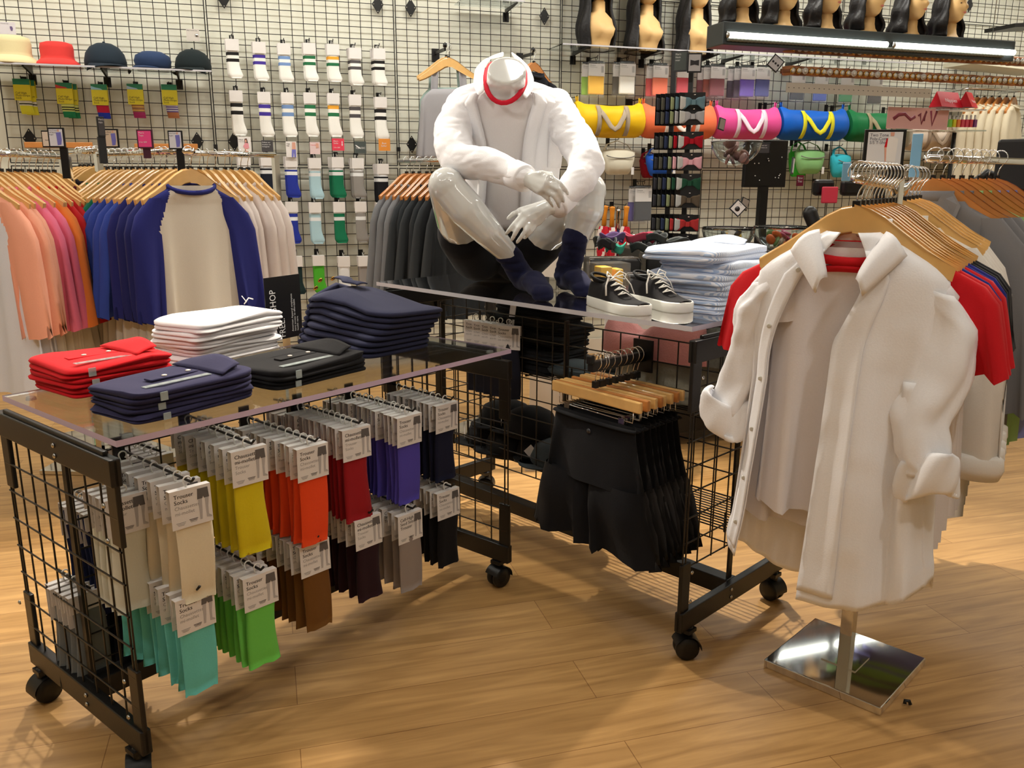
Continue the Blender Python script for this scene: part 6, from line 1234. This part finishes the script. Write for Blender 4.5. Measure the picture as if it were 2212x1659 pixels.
# the front shirt
OX = SHIRTW; z0 = -.135; hs = empty('open_white_shirt', 'white button-down shirt hanging open over a red-collared tee, front of the right rack', 'shirt', S0, rzA)
def prof(v):
    pts = [(0, .055, .045, z0 + .01), (.03, .105, .05, z0 - .018), (.075, .165, .055, z0 - .055), (.115, .198, .055, z0 - .085), (.16, .205, .058, z0 - .13), (.4, .198, .068, z0 - .33), (.7, .215, .085, z0 - .58), (1, .235, .10, z0 - .83)]
    for A_, B_ in zip(pts, pts[1:]):
        if v <= B_[0]: f = (v - A_[0]) / (B_[0] - A_[0]); return [A_[k] * (1 - f) + B_[k] * f for k in (1, 2, 3)]
    return pts[-1][1:]
def sh(th, v, off=0):
    hw, hd, z = prof(v); ct, st = cos(th), sin(th); f = sm(0, 1, (v - .12) / .6)
    fold = f * (.016 * sin(th * 7 + 1 + v * 1.5) + .010 * sin(th * 12 + 2.2 - v * 2) + .005 * sin(th * 21 + v * 4))
    hem = sm(0, 1, (v - .8) / .2) * (.085 * abs(ct) ** 2.5 - (.03 if st > 0 else 0)); n1 = .003 * noise.noise(V((th * 3, v * 14, 1)))
    return V(((hw + off) * math.copysign(abs(ct) ** .8, ct) + .3 * fold * ct, (hd + off) * math.copysign(abs(st) ** .85, st) + (fold + n1) * (1 if st < 0 else .7), z + hem))
aL = lambda v: R(270 - (14 + 26 * sm(0, 1, v / .35) + 12 * v)); aR = lambda v: R(-90 + (14 - 14 * sm(0, 1, v / .3) - 4 * v))
m = MB(OX); m.grid(lambda u, v: sh(aR(v) + (aL(v) - aR(v)) * u, v), 120, 60); m.build('body', hs, solid=.003)
for (fn, sg, nm) in ((aL, -1, 'buttonhole'), (aR, 1, 'placket')):
    m = MB(OX); m.grid(lambda u, v: sh(fn(.04 + .93 * v) + sg * R(13) * u, .04 + .93 * v, .0045), 5, 50); m.build('placket', hs, solid=.002)
m = MB(OX); m.grid(lambda u, v: sh(R(-52 + 28 * u), .36 + .19 * v - (.0 if abs(u - .5) > .49 else .012 * (1 - abs(u - .5) * 2) * -v), .006), 8, 8); m.build('chest_pocket', hs, solid=.002)
BTN = mat('button_pearl', (206, 204, 196), .25)
m = MB(BTN); qx = Matrix.Rotation(pi / 2, 3, 'X')
for k in range(6): p = sh(aL(.1 + .15 * k) - R(5), .1 + .15 * k, .007); m.lathe([(.0055, 0), (.0055, .002), (.0035, .0028), (0, .002)], p, 12, M=qx)
m.build('button', hs)
m = MB(OX)
for sx in (-1, 1):
    def fl(u, v, sx=sx):     # collar leaf, u along the neck, v outwards
        x0 = .030 + .040 * u; zt = z0 - .085 + .098 * u ** .8; y0 = -.074 + .055 * u ** 1.5
        x1 = .048 + .072 * u; zb = z0 - .118 + .085 * u; y1 = -.088 + .040 * u
        return V((sx * (x0 + (x1 - x0) * v), y0 + (y1 - y0) * v - .012 * sin(v * pi), zt + (zb - zt) * v + (.012 * sin(v * pi))))
    m.grid(fl, 10, 6)
m.build('collar', hs, solid=.004)
m = MB(OX); m.grid(lambda u, v: V((.070 * cos(R(-20) + u * R(220)), .020 + .035 * sin(R(-20) + u * R(220)), z0 + .038 - .062 * v)), 22, 3); m.build('collar_stand', hs, solid=.003)
MB(BTN, INK).lathe([(.006, 0), (.006, .002), (0, .003)], (0, .046, z0 + .002), 14, M=qx).build('button', hs)
m = MB(OX, INK); m.grid(lambda u, v: V(((u - .5) * .05, .044, z0 - .018 - .022 * v)), 2, 2); m.text('Made in USA', (-.02, .042, z0 - .033), (1, 0, 0), (0, 0, 1), .0085, 1); m.build('neck_label', hs)
def sleeve(sx, pts, r0, r1, seed):
    m = MB(OX); N = 26; ax = []
    def I(f): x = f * (len(pts) - 1); i = min(int(x), len(pts) - 2); q = x - i; return V(pts[i]).lerp(V(pts[i + 1]), q)
    def g(u, v):
        p = I(v); th = u * 2 * pi; r = r0 * (1 - v) + r1 * v; fo = .006 * sin(th * 4 + seed + v * 6) + .006 * noise.noise(V((cos(th) * 2, sin(th) * 2 + seed, v * 9)))
        return p + V((cos(th) * (r + fo), sin(th) * (r * .62 + fo), .02 * cos(th) * sx * (1 - v) * -1))
    m.grid(g, 30, N, closed=True); m.build('sleeve', hs, solid=.002)
    e_ = V(pts[-1]); m = MB(OX)
    def c(u, v):
        th = u * 2 * pi; prof_ = [(r1 * .95, .045), (r1 * 1.12, .046), (r1 * 1.22, .026), (r1 * 1.26, -.01), (r1 * 1.2, -.038), (r1 * 1.08, -.044), (r1 * .9, -.03)]; x = v * 6; i = min(int(x), 5); q = x - i; r = prof_[i][0] * (1 - q) + prof_[i + 1][0] * q; z = prof_[i][1] * (1 - q) + prof_[i + 1][1] * q
        w_ = .007 * sin(th * 3 + seed + v * 3) + .005 * sin(th * 5 + v * 7)
        return e_ + V((cos(th) * (r + w_), sin(th) * (r * .7 + w_), z + .012 * sin(th * 2 + seed) + .22 * (r * cos(th)) * sx))
    m.grid(c, 40, 14, closed=True); m.build('rolled_cuff', hs, solid=.003)
sleeve(-1, [(-.150, .0, z0 - .095), (-.198, -.0, z0 - .16), (-.215, .01, z0 - .26), (-.235, .01, z0 - .36), (-.262, .0, z0 - .445)], .058, .047, 1)
sleeve(1, [(.150, 0, z0 - .095), (.205, -.0, z0 - .17), (.205, -.02, z0 - .28), (.178, -.045, z0 - .37), (.195, -.06, z0 - .455), (.212, -.06, z0 - .49)], .064, .048, 4)
hanger('wooden_hanger', 'wooden hanger of the open white shirt at the front of the right rack', S0, rzA, WOODH, 'hangers on the right rack', hook_r=.024)
REDT = (196, 26, 34); RT = tee('ringer_tee', '', cloth((232, 228, 232)), cloth((232, 228, 232)), 81, ln=.62, slv=.10, wd=.165, th=.03, sl_out=-.03, collar=cloth(REDT))
RT.location = S0 + V((0, 0, -.02)) + DA * .0; RT.rotation_euler = (0, 0, rzA); tag(RT, 'white tee with red ribbed neck worn under the open white shirt', 't-shirt')
m = MB(cloth(REDT)); m.tube([(.072 * cos(a), .034 * sin(a) - .0, z0 - .060 - .012 * sin(a)) for a in [R(x) for x in range(0, 361, 15)]], .011, 8, sq=.6); m.build('front_rib', RT)
Tt = [((196, 26, 34), 'red'), ((34, 40, 120), 'blue'), ((26, 26, 30), 'black')]
Tp = [tee('ringer_tee', '', cloth((232, 226, 226)), cloth(c), 82 + i, ln=.68, slv=.20, wd=.215, th=.026, sl_out=.055, collar=cloth(c)) for i, (c, n_) in enumerate(Tt)]
hgA = None
for k in range(9):
    p = S0 - DA * (.045 + .040 * k); p.z = HZ_; ci = [0, 0, 1, 0, 1, 1, 2, 2, 2][k]
    place_garment(Tp[ci], used, p + V((0, 0, -.01)), rzA + jit(.03), 'ringer_tee', f'white short sleeve tee with {Tt[ci][1]} sleeves, {ORD[k]} behind the open white shirt', 't-shirt', 'two tone tees on the right rack')
    lab = f'wooden hanger behind the open white shirt, {ORD[k]} of the row'
    if hgA is None: hgA = hanger('wooden_hanger', lab, p, rzA + jit(.03), WOODH, 'hangers on the right rack', hook_r=.024)
    else: dup(hgA, p, rzA + jit(.05), lab)
WS = tee('white_dress_shirt', '', cloth((232, 228, 222)), cloth((232, 228, 222)), 91, ln=.80, slv=.56, wd=.21, th=.032, sl_out=.04, rolled=True, button=True, collar=cloth((232, 228, 222)))
for k in range(5):
    p = bc + V((.05, .075, 0)) + V((.24, .40, 0)) * (.15 + .2 * k); p.z = HZ_
    place_garment(WS, used, p, rzA + .10 + jit(.04), 'white_dress_shirt', f'off-white long sleeve shirt, {ORD[k]} beyond the rack post', 'shirt', 'off-white shirts on the right rack'); dup(hgA, p, rzA + .1, f'wooden hanger of an off-white shirt, {ORD[k]} beyond the rack post')
FAB = mat('paper_sign', (212, 216, 222), .5)
def figt(m, w, h, y): q = Q3(m, y); m.prism([(w * .12, h * .32), (w * .2, h * .32), (w * .21, h * .42), (w * .11, h * .42)], .0006, 3, q); m.prism([(w * .03, h * .25), (w * .12, h * .31), (w * .22, h * .31), (w * .31, h * .24), (w * .28, -h * .38), (w * .06, -h * .38)], .0004, 2, q); m.prism([(w * .03, h * .25), (w * .06, h * .27), (w * .05, h * .02), (-w * .01, h * .02)], .0008, 4, q); m.prism([(-w * .005, h * .02), (w * .045, h * .02), (w * .06, -h * .36), (w * .03, -h * .36)], .0006, 3, q)
c = at_y(1907, 316, 2.22); W_ = 84 * 2.17 / F; Hh = 76 * 2.17 / F
t = empty('sign_holder', 'black upright sign holder reading Two Tone Poly-Cotton S/S T-Shirt on the right rack', 'sign', c, -.12); MB(SBK).box((0, 0, 0), (W_, .008, Hh)).box((.02, .002, -Hh / 2 - .15), (.068, .008, .30)).build('frame', t, bev=.001)
p = MB(FAB, mat('sign_navy', (40, 50, 80), .5), SWH, SKIN, cloth(REDT)); p.box((0, -.0046, 0), (W_ * .84, .001, Hh * .86)); 
for k, s_ in enumerate(('Two Tone', 'Poly-Cotton', 'S/S T-Shirt')): p.text(s_, (-W_ * .38, -.0056, Hh * (.31 - .10 * k)), (1, 0, 0), (0, 0, 1), .0105, 1)
figt(p, W_, Hh, -.0056); p.build('printed_card', t)
BLS = mat('size_divider_blue', (130, 180, 214), .35, alpha=.85)
for px, py, y, w_, h_, nm in ((1690, 368, 1.9, .018, .04, 'front arm'), (1976, 332, 2.5, .028, .12, 'rack at the right edge')):
    q = at_y(px + (136 if nm == 'front arm' else 0), py, y); tag(MB(BLS).box((0, 0, 0), (w_, .004, h_)).build('size_divider', loc=q, rz=rzA, bev=.002), f'pale blue size divider on the {nm}', 'size divider')
# second rack at the right edge: grey, green and blue shirts
R2d = V((.80, .60, 0)); r2 = at_y(2018, 332, 2.72); r2.z = 1.452; Q2 = [((124, 124, 128), 'grey'), ((150, 192, 128), 'light green'), ((136, 144, 210), 'periwinkle blue')]
Qp = [tee('button_shirt', '', cloth(c), cloth(c), 101 + i, ln=.80, slv=.58, wd=.225, th=.034, sl_out=.05, button=True, collar=cloth(c)) for i, (c, n_) in enumerate(Q2)]
h2 = None
for k, ci in enumerate([0, 0, 0, 1, 1, 2, 2, 2]):
    p = r2 + R2d * (.062 * k); place_garment(Qp[ci], used, p, rzA + .12 + jit(.04), 'button_shirt', f'{Q2[ci][1]} long sleeve button shirt, {ORD[k]} on the rack at the right edge', 'shirt', 'button shirts on the right edge rack')
    lab = f'wooden hanger, {ORD[k]} on the rack at the right edge'
    if h2 is None: h2 = hanger('wooden_hanger', lab, p, rzA + .12, WOODD, 'hangers on the right edge rack', hook_r=.024)
    else: dup(h2, p, rzA + .12 + jit(.05), lab)
rail_bar(r2 - R2d * .05 + V((0, 0, -.01)), r2 + R2d * .62 + V((0, 0, -.01)), 'chrome rack at the right edge carrying grey, green and blue shirts', drop=r2 + V((1.3, .75, -.01)))
q = at_z(1962, 1521, .0); tag(MB(PLAST).tube([q + V((-.006, 0, .006)), q + V((-.004, .004, .014)), q + V((.005, 0, .015)), q + V((.008, -.002, .006))], .005, 8).build('plastic_bit'), 'small black plastic bit on the floor beside the mirror base', 'litter')
